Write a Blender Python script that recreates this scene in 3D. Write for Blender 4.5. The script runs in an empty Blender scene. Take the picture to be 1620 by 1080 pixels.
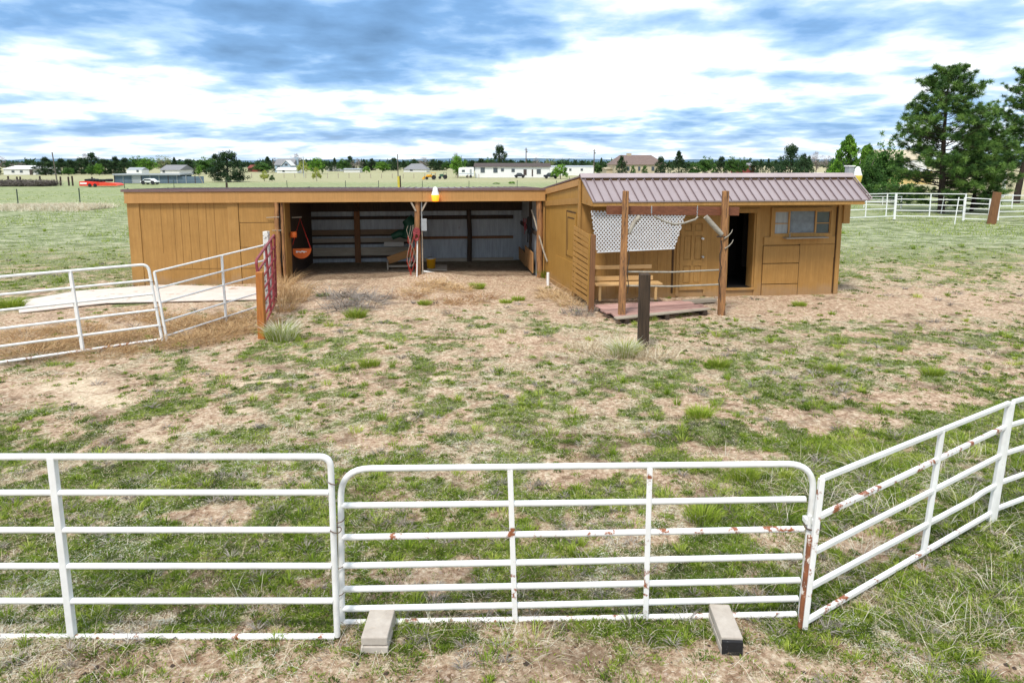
import bpy, math, random
import numpy as np
from mathutils import Vector, Matrix
random.seed(7); RNG = np.random.default_rng(7)
R = math.radians
# ------------------------------------------------------------------ camera
scene = bpy.context.scene
FP, PITCH, HOR, CAMH = 1080.0, R(8.0), 258.0, 3.6
CY = HOR + FP*math.tan(PITCH)
cam = bpy.data.objects.new("camera", bpy.data.cameras.new("camera"))
scene.collection.objects.link(cam); scene.camera = cam
cam.location = (0, 0, CAMH); cam.rotation_euler = (R(90)-PITCH, 0, 0)
cam.data.sensor_width = 36; cam.data.lens = 36*FP/1620
cam.data.shift_y = (CY-540)/1620
cam.data.clip_start = 0.05; cam.data.clip_end = 20000
scene.render.resolution_x = 1024; scene.render.resolution_y = 682
scene.view_settings.view_transform = 'Standard'; scene.view_settings.look = 'None'
scene.view_settings.exposure = 0.8; scene.view_settings.gamma = 1
# ------------------------------------------------------------------ sky
SUN_EL, SUN_AZ = 58, 205          # azimuth clockwise from +Y
w = bpy.data.worlds.new("World"); scene.world = w; w.use_nodes = True
nt = w.node_tree; nt.nodes.clear()
def nn(t, **k):
    n = nt.nodes.new(t)
    for a, b in k.items(): setattr(n, a, b)
    return n
def lk(a, b): nt.links.new(a, b)
def mth(op, a, b=None, c=None, clamp=False):
    n = nn('ShaderNodeMath', operation=op, use_clamp=clamp)
    for i, v in enumerate((a, b, c)):
        if v is None: continue
        if isinstance(v, (int, float)): n.inputs[i].default_value = v
        else: lk(v, n.inputs[i])
    return n.outputs[0]
sky = nn('ShaderNodeTexSky', sky_type='NISHITA', sun_disc=False)
sky.sun_elevation = R(SUN_EL); sky.sun_rotation = R(SUN_AZ)
tc = nn('ShaderNodeTexCoord'); sep = nn('ShaderNodeSeparateXYZ'); lk(tc.outputs['Generated'], sep.inputs[0])
zc = mth('ADD', mth('MAXIMUM', sep.outputs[2], 0.0), 0.13)
px_ = mth('DIVIDE', sep.outputs[0], zc); py_ = mth('DIVIDE', sep.outputs[1], zc)
cmb = nn('ShaderNodeCombineXYZ'); lk(px_, cmb.inputs[0]); lk(py_, cmb.inputs[1])
def noise(vec, scale, det=6, rough=.55, dist=0., off=(0, 0, 0)):
    m = nn('ShaderNodeMapping'); lk(vec, m.inputs[0]); m.inputs[1].default_value = off
    n = nn('ShaderNodeTexNoise'); lk(m.outputs[0], n.inputs['Vector'])
    n.inputs['Scale'].default_value = scale; n.inputs['Detail'].default_value = det
    n.inputs['Roughness'].default_value = rough; n.inputs['Distortion'].default_value = dist
    return n.outputs[0]
nA = noise(cmb.outputs[0], .62, 7, .5, .25, (3.2, 1.1, 0))
nB = noise(cmb.outputs[0], 2.0, 6, .50, .2, (0.4, 7.3, 0))
def blob(d, sx, sz, amp):          # a broad bank of darker cloud in a fixed direction of the sky
    v = nn('ShaderNodeVectorMath', operation='SUBTRACT'); lk(tc.outputs['Generated'], v.inputs[0]); v.inputs[1].default_value = d
    s = nn('ShaderNodeVectorMath', operation='MULTIPLY'); lk(v.outputs[0], s.inputs[0]); s.inputs[1].default_value = (1/sx, 1/sx, 1/sz)
    l = nn('ShaderNodeVectorMath', operation='LENGTH'); lk(s.outputs[0], l.inputs[0])
    return mth('MULTIPLY', mth('EXPONENT', mth('MULTIPLY', mth('MULTIPLY', l.outputs['Value'], l.outputs['Value']), -1.0)), amp)
def sdir(px, py):
    u, v = (px-810)/FP, (CY-py)/FP
    d = Vector((u, math.cos(PITCH)+math.sin(PITCH)*v, -math.sin(PITCH)+math.cos(PITCH)*v))
    return tuple(d.normalized())
nC = noise(cmb.outputs[0], 5.0, 5, .5, .2, (5.4, 2.3, 0))
cov = mth('ADD', mth('ADD', mth('MULTIPLY', nA, .32), mth('MULTIPLY', nB, .46)), mth('MULTIPLY', nC, .22))
for px, py, sx, sz, am in ((880, 55, .10, .016, .06), (640, 150, .14, .012, .07), (960, 110, .07, .012, .07), (1180, 120, .12, .014, .06), (250, 160, .16, .012, .05), (30, 12, .12, .03, .10), (1540, 115, .10, .022, .09), (470, 85, .16, .035, .08), (1010, 165, .16, .02, .07), (520, 60, .24, .055, .16), (700, 25, .2, .04, .12), (360, 110, .12, .03, .07), (120, 20, .16, .03, .11), (1100, 25, .25, .025, .09), (1420, 60, .18, .035, .11), (620, 212, .4, .012, .12), (1100, 185, .3, .014, .10), (1350, 200, .22, .012, .10), (200, 205, .3, .010, .06),
                          (1000, 100, .35, .045, -.12), (800, 235, 1.2, .012, -.05), (330, 160, .5, .018, -.07), (1560, 90, .12, .04, -.10), (420, 150, .5, .02, -.08), (250, 60, .12, .03, -.06)):
    cov = mth('ADD', cov, blob(sdir(px, py), sx, sz, am*.72))
ramp = nn('ShaderNodeValToRGB'); lk(cov, ramp.inputs[0]); e = ramp.color_ramp.elements
e[0].position = .425; e[0].color = (.88, .89, .90, 1)
e[1].position = .78; e[1].color = (.07, .15, .28, 1)
for p_, c_ in ((.48, (.62, .68, .75, 1)), (.54, (.33, .48, .68, 1)), (.63, (.14, .28, .50, 1))):
    q = e.new(p_); q.color = c_
skym = nn('ShaderNodeVectorMath', operation='SCALE'); lk(sky.outputs[0], skym.inputs[0]); skym.inputs['Scale'].default_value = .10
mx = nn('ShaderNodeMix', data_type='RGBA'); mx.inputs[0].default_value = .88
lk(skym.outputs[0], mx.inputs[6]); lk(ramp.outputs[0], mx.inputs[7])
hz = mth('SUBTRACT', 1.0, mth('MULTIPLY', sep.outputs[2], 22.0), clamp=True)       # paler air low over the horizon
mx2 = nn('ShaderNodeMix', data_type='RGBA'); lk(mth('MULTIPLY', hz, .55), mx2.inputs[0])
lk(mx.outputs[2], mx2.inputs[6]); mx2.inputs[7].default_value = (.46, .54, .64, 1)
bg = nn('ShaderNodeBackground'); lk(mx2.outputs[2], bg.inputs[0]); bg.inputs[1].default_value = 1.0
wo = nn('ShaderNodeOutputWorld'); lk(bg.outputs[0], wo.inputs[0])
sun = bpy.data.objects.new("sun", bpy.data.lights.new("sun", 'SUN')); scene.collection.objects.link(sun)
sun.data.energy = 2.2; sun.data.angle = R(11); sun.data.color = (1, .95, .87)
sd = Vector((math.sin(R(SUN_AZ))*math.cos(R(SUN_EL)), math.cos(R(SUN_AZ))*math.cos(R(SUN_EL)), math.sin(R(SUN_EL))))
sun.rotation_euler = (-sd).to_track_quat('-Z', 'Y').to_euler(); sun.location = (0, -5, 30)
# ------------------------------------------------------------------ measuring helpers
def ray(px, py):
    u, v = (px-810)/FP, (CY-py)/FP
    return Vector((u, math.cos(PITCH)+math.sin(PITCH)*v, -math.sin(PITCH)+math.cos(PITCH)*v))
CAM = Vector((0, 0, CAMH))
def G(px, py, z=0.):
    r = ray(px, py); return CAM + r*((z-CAMH)/r.z)
def D(px, py, Y):
    r = ray(px, py); return CAM + r*(Y/r.y)
# ------------------------------------------------------------------ materials
def nodes_of(name):
    m = bpy.data.materials.new(name); m.use_nodes = True
    t = m.node_tree; b = t.nodes['Principled BSDF']; return m, t, b
def mat(name, c1, c2=None, scale=6., rough=.7, bump=.15, metallic=0., stretch=(1, 1, 1), spots=None, spot_scale=9., spot_thr=.62,
        detail=8, spec=.3, grain=None, bdist=.01, rnd=0., wave=None):
    m, t, b = nodes_of(name); L = t.links.new; N = t.nodes.new
    c2 = c2 or tuple(v*.72 for v in c1)
    co = N('ShaderNodeTexCoord'); mp = N('ShaderNodeMapping'); L(co.outputs['Object'], mp.inputs[0]); mp.inputs[3].default_value = stretch
    n = N('ShaderNodeTexNoise'); L(mp.outputs[0], n.inputs['Vector']); n.inputs['Scale'].default_value = scale; n.inputs['Detail'].default_value = detail; n.inputs['Roughness'].default_value = .65
    mr = N('ShaderNodeMapRange'); L(n.outputs[0], mr.inputs[0]); mr.inputs[1].default_value = .3; mr.inputs[2].default_value = .7
    mix = N('ShaderNodeMix'); mix.data_type = 'RGBA'; L(mr.outputs[0], mix.inputs[0]); mix.inputs[6].default_value = (*c2, 1); mix.inputs[7].default_value = (*c1, 1)
    col = mix.outputs[2]
    if spots:
        s = N('ShaderNodeTexNoise'); L(mp.outputs[0], s.inputs['Vector']); s.inputs['Scale'].default_value = spot_scale; s.inputs['Detail'].default_value = 6; s.inputs['Roughness'].default_value = .7
        r = N('ShaderNodeMapRange'); L(s.outputs[0], r.inputs[0]); r.inputs[1].default_value = spot_thr; r.inputs[2].default_value = spot_thr+.05
        mi = N('ShaderNodeMix'); mi.data_type = 'RGBA'; L(r.outputs[0], mi.inputs[0]); L(col, mi.inputs[6]); mi.inputs[7].default_value = (*spots, 1); col = mi.outputs[2]
    if grain:
        gp_ = N('ShaderNodeMapping'); L(co.outputs['Object'], gp_.inputs[0]); gp_.inputs[3].default_value = (9, 9, .5)
        gn = N('ShaderNodeTexNoise'); L(gp_.outputs[0], gn.inputs['Vector']); gn.inputs['Scale'].default_value = 2.2; gn.inputs['Detail'].default_value = 9; gn.inputs['Roughness'].default_value = .75
        gr_ = N('ShaderNodeMapRange'); L(gn.outputs[0], gr_.inputs[0]); gr_.inputs[1].default_value = .3; gr_.inputs[2].default_value = .7; gr_.inputs[3].default_value = 1-grain; gr_.inputs[4].default_value = 1+grain*.6
        hs = N('ShaderNodeHueSaturation'); L(gr_.outputs[0], hs.inputs['Value']); L(col, hs.inputs['Color']); col = hs.outputs[0]
        sz = N('ShaderNodeSeparateXYZ'); L(co.outputs['Object'], sz.inputs[0]); ms_ = N('ShaderNodeMath'); ms_.operation = 'MULTIPLY_ADD'; L(n.outputs[0], ms_.inputs[0]); ms_.inputs[1].default_value = -.9; L(sz.outputs[2], ms_.inputs[2])
        md = N('ShaderNodeMapRange'); L(ms_.outputs[0], md.inputs[0]); md.inputs[1].default_value = -.45; md.inputs[2].default_value = -.15; md.inputs[3].default_value = .55; md.inputs[4].default_value = 0
        mm = N('ShaderNodeMix'); mm.data_type = 'RGBA'; L(md.outputs[0], mm.inputs[0]); L(col, mm.inputs[6]); mm.inputs[7].default_value = (.30, .20, .12, 1); col = mm.outputs[2]
    if rnd:
        oi = N('ShaderNodeObjectInfo'); hs = N('ShaderNodeHueSaturation'); r = N('ShaderNodeMapRange'); L(oi.outputs['Random'], r.inputs[0]); r.inputs[3].default_value = 1-rnd; r.inputs[4].default_value = 1+rnd
        L(r.outputs[0], hs.inputs['Value']); L(col, hs.inputs['Color']); col = hs.outputs[0]
    L(col, b.inputs['Base Color']); b.inputs['Roughness'].default_value = rough; b.inputs['Metallic'].default_value = metallic
    b.inputs['Specular IOR Level'].default_value = spec
    if bump:
        bp = N('ShaderNodeBump'); bp.inputs['Strength'].default_value = bump; bp.inputs['Distance'].default_value = bdist
        L(n.outputs[0], bp.inputs['Height']); L(bp.outputs[0], b.inputs['Normal'])
        if wave:
            wv = N('ShaderNodeTexWave'); wv.bands_direction = 'X'; L(co.outputs['Object'], wv.inputs[0]); wv.inputs['Scale'].default_value = wave
            b2 = N('ShaderNodeBump'); b2.inputs['Strength'].default_value = .35; b2.inputs['Distance'].default_value = .01; L(wv.outputs[0], b2.inputs['Height']); L(bp.outputs[0], b2.inputs['Normal']); L(b2.outputs[0], b.inputs['Normal'])
    return m
def plain(name, c, rough=.6, metallic=0., emit=None, strength=1.):
    return mat(name, c, tuple(v*.85 for v in c), 5, rough, .05, metallic) if emit is None else emitter(name, c, emit, strength)
def emitter(name, c, e_, s):
    m, t, b = nodes_of(name); b.inputs['Base Color'].default_value = (*c, 1); b.inputs['Emission Color'].default_value = (*e_, 1); b.inputs['Emission Strength'].default_value = s; return m
def leafmat(name, cols, rough=.6, trans=.25, rnd=.12):
    m, t, b = nodes_of(name); L = t.links.new; N = t.nodes.new
    a = N('ShaderNodeAttribute'); a.attribute_name = 'tint'
    r = N('ShaderNodeValToRGB'); L(a.outputs['Fac'], r.inputs[0]); e = r.color_ramp.elements
    e[0].color = (*cols[0], 1); e[1].color = (*cols[-1], 1)
    for i, c in enumerate(cols[1:-1]): q = e.new((i+1)/(len(cols)-1)); q.color = (*c, 1)
    oi = N('ShaderNodeObjectInfo'); hs = N('ShaderNodeHueSaturation'); mr = N('ShaderNodeMapRange'); L(oi.outputs['Random'], mr.inputs[0]); mr.inputs[3].default_value = 1-rnd; mr.inputs[4].default_value = 1+rnd
    L(mr.outputs[0], hs.inputs['Value']); L(r.outputs[0], hs.inputs['Color']); L(hs.outputs[0], b.inputs['Base Color'])
    b.inputs['Roughness'].default_value = rough; b.inputs['Specular IOR Level'].default_value = .2
    tr = N('ShaderNodeBsdfTranslucent'); L(hs.outputs[0], tr.inputs[0]); ms = N('ShaderNodeMixShader'); ms.inputs[0].default_value = trans
    L(b.outputs[0], ms.inputs[1]); L(tr.outputs[0], ms.inputs[2]); L(ms.outputs[0], t.nodes['Material Output'].inputs[0]); return m
M = {}
M['tan'] = mat('tan_painted_wood', (.385, .208, .060), (.33, .172, .046), 2.2, .62, .35, stretch=(1, 1, 1), spots=(.26, .135, .045), spot_scale=14, spot_thr=.70, bdist=.006, grain=.22)
M['tan_trim'] = mat('tan_trim_paint', (.41, .225, .068), (.35, .186, .052), 3, .6, .3, spots=(.22, .12, .05), spot_scale=18, spot_thr=.69, bdist=.006, grain=.22)
M['tan_fascia'] = mat('tan_fascia_paint', (.47, .255, .09), (.41, .215, .07), 2, .6, .2, spots=(.2, .11, .05), spot_scale=11, spot_thr=.73, grain=.15)
M['tan_side'] = mat('tan_siding_paint', (.40, .22, .050), (.34, .18, .038), 1.8, .62, .3, spots=(.50, .30, .10), spot_scale=6, spot_thr=.70, bdist=.006, grain=.22)
M['bench'] = mat('pale_tan_bench_paint', (.58, .37, .17), (.50, .31, .13), 3, .6, .2)
M['boardbrown'] = mat('brown_rail_board', (.24, .165, .10), (.15, .10, .06), 5, .85, .5, stretch=(.4, 2, 5))
M['boardpale'] = mat('pale_rail_board', (.46, .40, .30), (.30, .25, .19), 5, .85, .5, stretch=(.4, 2, 5))
M['groove'] = mat('painted_groove', (.26, .14, .042), (.20, .105, .032), 9, .9, .2)
M['pebble'] = mat('dusty_stone', (.42, .32, .25), (.26, .19, .14), 30, .95, .2)
M['gap'] = mat('dark_board_joint', (.09, .045, .018), (.05, .025, .01), 9, .9, .2)
M['roof'] = mat('mauve_roof_metal', (.36, .295, .295), (.31, .25, .25), 1.5, .34, .04, .25, spots=(.27, .19, .19), spot_scale=4, spot_thr=.66, spec=.5)
M['roof_rib'] = mat('mauve_rib_shaded', (.20, .145, .15), (.16, .115, .12), 2, .4, .02, .2)  # darker than the sheet: the ribs' shadow side put into the colour
M['roof_shed'] = mat('brown_roof_metal', (.21, .135, .13), (.17, .105, .10), 3, .4, .05, .2)
M['ridge'] = mat('pale_ridge_metal', (.43, .35, .34), (.36, .29, .28), 2, .35, .05, .2)
M['tin'] = mat('galvanised_sheet', (.42, .45, .47), (.26, .28, .30), 3.5, .55, .3, .15, stretch=(3, 3, .35), spots=(.2, .16, .13), spot_scale=5, spot_thr=.62, wave=4.5)
M['oldwood'] = mat('weathered_grey_board', (.42, .36, .28), (.25, .21, .16), 8, .85, .6, stretch=(.25, 1, 6))
M['postdark'] = mat('dark_weathered_post', (.085, .055, .035), (.025, .018, .013), 5, .9, .7, stretch=(5, 5, .4))
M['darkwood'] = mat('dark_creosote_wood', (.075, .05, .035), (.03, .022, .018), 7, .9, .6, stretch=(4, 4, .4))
M['brownwood'] = mat('raw_brown_timber', (.24, .115, .05), (.13, .06, .028), 7, .8, .7, stretch=(5, 5, .35))
M['redwood'] = mat('reddish_stained_timber', (.23, .085, .042), (.11, .04, .022), 6, .7, .5, stretch=(.4, 5, 5))
M['polewood'] = mat('peeling_orange_timber', (.46, .225, .085), (.13, .065, .035), 6, .8, .8, stretch=(5, 5, .5), spots=(.08, .045, .028), spot_scale=4, spot_thr=.56)
M['orangepost'] = mat('orange_stained_post', (.47, .18, .04), (.30, .10, .025), 6, .75, .6, stretch=(5, 5, .5))
M['ply'] = mat('plywood', (.46, .24, .09), (.32, .16, .06), 6, .8, .5, stretch=(.5, .5, 5))
M['deck'] = mat('faded_pink_deck_boards', (.50, .32, .27), (.26, .13, .105), 4, .85, .6, stretch=(.5, 5, 5), rnd=.3)
M['white'] = mat('white_painted_pipe', (.82, .82, .80), (.66, .65, .62), 5, .42, .05, spots=(.30, .115, .045), spot_scale=12, spot_thr=.69, spec=.45)
M['white_rusty'] = mat('rust_streaked_white_pipe', (.84, .83, .81), (.74, .72, .69), 3, .5, .1, spots=(.27, .09, .035), spot_scale=7, spot_thr=.56, spec=.4)
M['rust'] = mat('rusted_pipe', (.33, .12, .05), (.14, .055, .03), 14, .8, .4, spots=(.75, .68, .6), spot_scale=8, spot_thr=.58)
M['white_far'] = mat('white_pipe', (.82, .82, .80), (.74, .74, .72), 3, .5, .0)
M['redpipe'] = mat('maroon_painted_pipe', (.26, .045, .05), (.20, .03, .035), 5, .45, .1, spots=(.42, .22, .20), spot_scale=9, spot_thr=.64)
M['wire'] = mat('rusty_tie_wire', (.16, .10, .07), (.09, .06, .05), 20, .7, .1)
M['concrete'] = mat('pale_concrete', (.50, .45, .39), (.38, .33, .28), 9, .9, .5, spots=(.28, .22, .17), spot_scale=14, spot_thr=.66)
M['slab'] = mat('bleached_pink_concrete', (.66, .59, .53), (.56, .47, .40), 3, .9, .4, spots=(.42, .30, .22), spot_scale=2.2, spot_thr=.6)
M['black'] = mat('black_rubber', (.022, .022, .024), (.012, .012, .013), 9, .6, .3, spots=(.2, .2, .2), spot_scale=12, spot_thr=.64)
M['whitep'] = mat('white_plastic', (.80, .80, .78), (.72, .72, .70), 5, .5, .05)
M['offwhite'] = mat('off_white_siding', (.72, .71, .68), (.64, .63, .60), 2, .7, .1)
M['glass'] = mat('window_glass', (.10, .12, .14), (.05, .065, .08), 2.2, .08, .0, spec=.8)
M['curtain'] = mat('white_curtain', (.38, .40, .40), (.22, .23, .24), 3, .5, .1, spec=.6, stretch=(6, 1, .5))
M['frost'] = mat('dusty_glass', (.22, .25, .29), (.06, .07, .09), 2.4, .25, .0, spec=.7)
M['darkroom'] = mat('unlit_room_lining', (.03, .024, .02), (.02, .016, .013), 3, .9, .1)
M['metalgrey'] = mat('grey_galvanised_metal', (.42, .44, .45), (.33, .35, .36), 5, .45, .1, .4)
M['yellowp'] = mat('yellow_plastic', (.75, .42, .015), (.62, .32, .01), 3, .5, .05)
M['orangep'] = mat('orange_plastic', (.75, .16, .03), (.60, .11, .02), 4, .5, .05)
M['redp'] = mat('red_enamel', (.55, .035, .02), (.42, .025, .018), 4, .45, .05)
M['redfar'] = mat('bright_red_paint', (.78, .045, .025), (.6, .03, .02), 1, .5, .0)
M['orangefar'] = mat('orange_paint', (.78, .085, .04), (.65, .06, .03), 1, .5, .0)
M['greenp'] = mat('dark_green_plastic', (.012, .07, .036), (.008, .045, .025), 4, .5, .1)
M['darkgreenpost'] = mat('green_steel_post', (.05, .075, .055), (.035, .05, .04), 4, .6, .0)
M['lattice'] = mat('white_lattice', (.66, .67, .68), (.54, .55, .56), 4, .55, .05)
M['branch'] = mat('bleached_branch', (.40, .37, .31), (.22, .19, .15), 9, .85, .6, stretch=(1, 1, 3))
M['bark'] = mat('pine_bark', (.065, .045, .035), (.035, .025, .02), 6, .95, .8, stretch=(3, 3, .6))
M['barkgrey'] = mat('grey_bark', (.20, .17, .14), (.12, .10, .08), 6, .95, .5)
M['greyroof'] = mat('grey_shingles', (.24, .24, .245), (.18, .18, .185), 2, .85, .1)
M['brownroof'] = mat('brown_shingles', (.19, .135, .115), (.15, .105, .09), 1.5, .85, .1)
M['darkroof'] = mat('dark_brown_shingles', (.09, .07, .062), (.065, .05, .045), 1.5, .85, .1)
M['beige'] = mat('beige_stucco', (.50, .43, .30), (.44, .37, .26), 1, .85, .1)
M['bluewall'] = mat('pale_blue_siding', (.36, .45, .53), (.30, .38, .46), 1, .75, .1)
M['stallblue'] = mat('blue_grey_sheeting', (.12, .17, .22), (.07, .10, .13), .5, .6, .1)
M['redbarn'] = mat('red_barn_boards', (.22, .05, .04), (.17, .04, .03), 1, .8, .1)
M['darkpaint'] = mat('dark_car_paint', (.04, .045, .055), (.03, .03, .04), 1, .3, .0)
M['lampglow'] = emitter('glowing_amber_lens', (.9, .4, .05), (1.0, .24, .0), 1.0)
M['lampyellow'] = mat('yellow_lamp_lens', (.74, .62, .12), (.62, .5, .08), 4, .3, .0)
M['poletim'] = mat('utility_pole_timber', (.15, .125, .10), (.10, .085, .07), 4, .9, .2)
M['grassgreen'] = leafmat('green_grass_blades', [(.026, .042, .008), (.085, .145, .014), (.185, .28, .024), (.34, .42, .05), (.48, .50, .15)])
M['straw'] = leafmat('dry_grass_stems', [(.10, .065, .038), (.30, .21, .12), (.62, .51, .34), (.80, .74, .58), (.72, .74, .62)], .8, .15)
M['dryweed'] = leafmat('dry_weed_stems', [(.16, .09, .05), (.36, .21, .10), (.54, .36, .18), (.62, .47, .27)], .85, .15)
M['twigs'] = leafmat('grey_twigs', [(.10, .085, .075), (.24, .21, .18), (.40, .36, .32)], .9, .05)
M['needles'] = leafmat('pine_needles', [(.016, .045, .014), (.055, .12, .025), (.125, .225, .045), (.23, .34, .08)], .6, .15)
M['needles_far'] = leafmat('dark_conifer_foliage', [(.012, .030, .014), (.028, .062, .022), (.06, .11, .034)], .7, .1, .2)
M['leaves'] = leafmat('fresh_green_leaves', [(.04, .10, .012), (.10, .22, .025), (.17, .34, .04), (.26, .43, .06)], .6, .3)
M['leaves_dark'] = leafmat('dark_green_leaves', [(.022, .060, .014), (.055, .13, .025), (.11, .21, .04)], .6, .2, .2)
M['leaves_pale'] = leafmat('pale_budding_leaves', [(.12, .15, .06), (.20, .24, .09), (.30, .33, .15)], .7, .3)
# ------------------------------------------------------------------ mesh building
col = scene.collection
class MB:
    def __init__(s, frame=None): s.v = []; s.f = []; s.sm = []; s.fr = frame or Matrix.Identity(4)
    def add(s, vs, fs, smooth=False):
        o = len(s.v); s.v += [s.fr @ Vector(v) for v in vs]; s.f += [tuple(i+o for i in f) for f in fs]; s.sm += [smooth]*len(fs); return s
    def box(s, x0, x1, y0, y1, z0, z1):
        return s.add([(x, y, z) for x in (x0, x1) for y in (y0, y1) for z in (z0, z1)],
                     [(0, 1, 3, 2), (4, 6, 7, 5), (0, 4, 5, 1), (2, 3, 7, 6), (0, 2, 6, 4), (1, 5, 7, 3)])
    def beam(s, a, b, w, h, up=(0, 0, 1), ends=None):
        a, b = Vector(a), Vector(b); d = (b-a).normalized(); u = Vector(up)
        if abs(d.dot(u)) > .98: u = Vector((0, 1, 0))
        r = d.cross(u).normalized(); u = r.cross(d).normalized(); w2, h2 = (ends or (w, h))
        vs = [a+r*w/2*i+u*h/2*j for i, j in ((-1, -1), (1, -1), (1, 1), (-1, 1))]+[b+r*w2/2*i+u*h2/2*j for i, j in ((-1, -1), (1, -1), (1, 1), (-1, 1))]
        return s.add(vs, [(3, 2, 1, 0), (4, 5, 6, 7), (0, 1, 5, 4), (1, 2, 6, 5), (2, 3, 7, 6), (3, 0, 4, 7)])
    def tube(s, pts, r, n=10, r2=None, wob=0., cap=True):
        P = [Vector(p) for p in pts]; k = len(P); rings = []; u = None
        for i, p in enumerate(P):
            d = (P[min(i+1, k-1)]-P[max(i-1, 0)]).normalized()
            if u is None: u = d.orthogonal().normalized()
            u = (u-d*u.dot(d)).normalized(); vv = d.cross(u)
            rr = r if r2 is None else r+(r2-r)*i/(k-1)
            rings.append([p+(u*math.cos(a)+vv*math.sin(a))*rr*(1+wob*(random.random()-.5)) for a in [2*math.pi*j/n for j in range(n)]])
        vs = [v for q in rings for v in q]; fs = []
        for i in range(k-1):
            for j in range(n): fs.append((i*n+j, i*n+(j+1) % n, (i+1)*n+(j+1) % n, (i+1)*n+j))
        s.add(vs, fs, True)
        if cap: s.add(rings[0][::-1], [tuple(range(n))]); s.add(rings[-1], [tuple(range(n))])
        return s
    def lathe(s, prof, c=(0, 0, 0), n=20):
        c = Vector(c); vs = [c+Vector((r*math.cos(2*math.pi*j/n), r*math.sin(2*math.pi*j/n), z)) for r, z in prof for j in range(n)]; fs = []
        for i in range(len(prof)-1):
            for j in range(n): fs.append((i*n+j, i*n+(j+1) % n, (i+1)*n+(j+1) % n, (i+1)*n+j))
        s.add(vs, fs, True)
        for q in (0, len(prof)-1):
            if prof[q][0] > 1e-4: s.add(vs[q*n:(q+1)*n] if q else vs[:n][::-1], [tuple(range(n))])
        return s
    def prism(s, poly, vec):
        k = len(poly); P = [Vector(p) for p in poly]; Q = [p+Vector(vec) for p in P]
        return s.add(P+Q, [tuple(range(k))[::-1], tuple(range(k, 2*k))]+[(i, (i+1) % k, k+(i+1) % k, k+i) for i in range(k)])
    def build(s, name, m, parent=None, bevel=0):
        me = bpy.data.meshes.new(name); me.from_pydata([tuple(v) for v in s.v], [], s.f)
        me.polygons.foreach_set('use_smooth', s.sm); me.materials.append(M[m] if isinstance(m, str) else m); me.update()
        import bmesh
        b = bmesh.new(); b.from_mesh(me); bmesh.ops.recalc_face_normals(b, faces=b.faces); b.to_mesh(me); b.free()
        o = bpy.data.objects.new(name, me); col.objects.link(o)
        if parent is not None: o.parent = parent; o.matrix_parent_inverse = parent.matrix_basis.inverted()
        if bevel:
            q = o.modifiers.new('bevel', 'BEVEL'); q.width = bevel; q.segments = 2; q.limit_method = 'ANGLE'
        return o
def tag(o, label=None, cat=None, group=None, kind=None):
    if label: o['label'] = label
    if cat: o['category'] = cat
    if group: o['group'] = group
    if kind: o['kind'] = kind
    return o
def thing(name, label, cat, loc=(0, 0, 0), group=None):
    o = bpy.data.objects.new(name, None); col.objects.link(o); o.location = loc; o.empty_display_size = .2
    return tag(o, label, cat, group)
def dup(root, loc, rz=0, sc=(1, 1, 1), label=None, group=None):
    r = root.copy(); col.objects.link(r); r.location = loc; r.rotation_euler = (0, 0, rz); r.scale = sc
    if label: r['label'] = label
    if group: r['group'] = group
    def kids(src, dst):
        for ch in src.children:
            c = ch.copy(); col.objects.link(c); c.parent = dst; kids(ch, c)
    kids(root, r); return r
def npmesh(name, V, F, m, tint=None, parent=None, attrs=None, smooth=False):
    me = bpy.data.meshes.new(name); F = np.asarray(F, dtype=np.int32); k = F.shape[1]
    me.vertices.add(len(V)); me.vertices.foreach_set('co', np.asarray(V, dtype=np.float32).ravel())
    me.loops.add(F.size); me.loops.foreach_set('vertex_index', F.ravel())
    me.polygons.add(len(F)); me.polygons.foreach_set('loop_start', np.arange(0, F.size, k, dtype=np.int32)); me.polygons.foreach_set('loop_total', np.full(len(F), k, dtype=np.int32))
    if smooth: me.polygons.foreach_set('use_smooth', np.ones(len(F), dtype=bool))
    me.update(calc_edges=True)
    if tint is not None: attrs = dict(attrs or {}, tint=tint)
    for a, vals in (attrs or {}).items():
        at = me.attributes.new(a, 'FLOAT', 'POINT'); at.data.foreach_set('value', np.asarray(vals, dtype=np.float32))
    me.materials.append(M[m] if isinstance(m, str) else m)
    o = bpy.data.objects.new(name, me); col.objects.link(o)
    if parent is not None: o.parent = parent
    return o
# ------------------------------------------------------------------ noise for the ground
_tab = np.random.default_rng(3).random((256, 256))
def vnoise(x, y):
    xi = np.floor(x).astype(int); yi = np.floor(y).astype(int); fx = x-xi; fy = y-yi
    fx = fx*fx*(3-2*fx); fy = fy*fy*(3-2*fy); t = lambda a, b: _tab[a & 255, b & 255]
    return (t(xi, yi)*(1-fx)+t(xi+1, yi)*fx)*(1-fy)+(t(xi, yi+1)*(1-fx)+t(xi+1, yi+1)*fx)*fy
def fbm(x, y, o=4):
    s = 0; a = .5; tot = 0
    for i in range(o): s = s+a*vnoise(x*2**i+17*i, y*2**i+31*i); tot += a; a *= .55
    return s/tot
sst = lambda a, b, v: (lambda t: t*t*(3-2*t))(np.clip((v-a)/(b-a), 0, 1))
gs = lambda x, y, cx, cy, rx, ry: np.exp(-(((x-cx)/rx)**2+((y-cy)/ry)**2))
def height(x, y):
    x = np.asarray(x, float); y = np.asarray(y, float)
    near = 1-sst(40, 90, y)
    h = .05*(fbm(x*.5, y*.5)-.5)+.035*(fbm(x*2.3+5, y*2.3)-.5)*near
    h = h + .10*gs(x, y, -2.6, 21.8, 4.5, 1.5) + .16*gs(x, y, -2.55, 21.0, .9, .5) + .10*gs(x, y, -9.3, 9.9, 1.0, .5) + .10*gs(x, y, -4.6, 17.7, 1.3, .7)
    return h - .02
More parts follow.
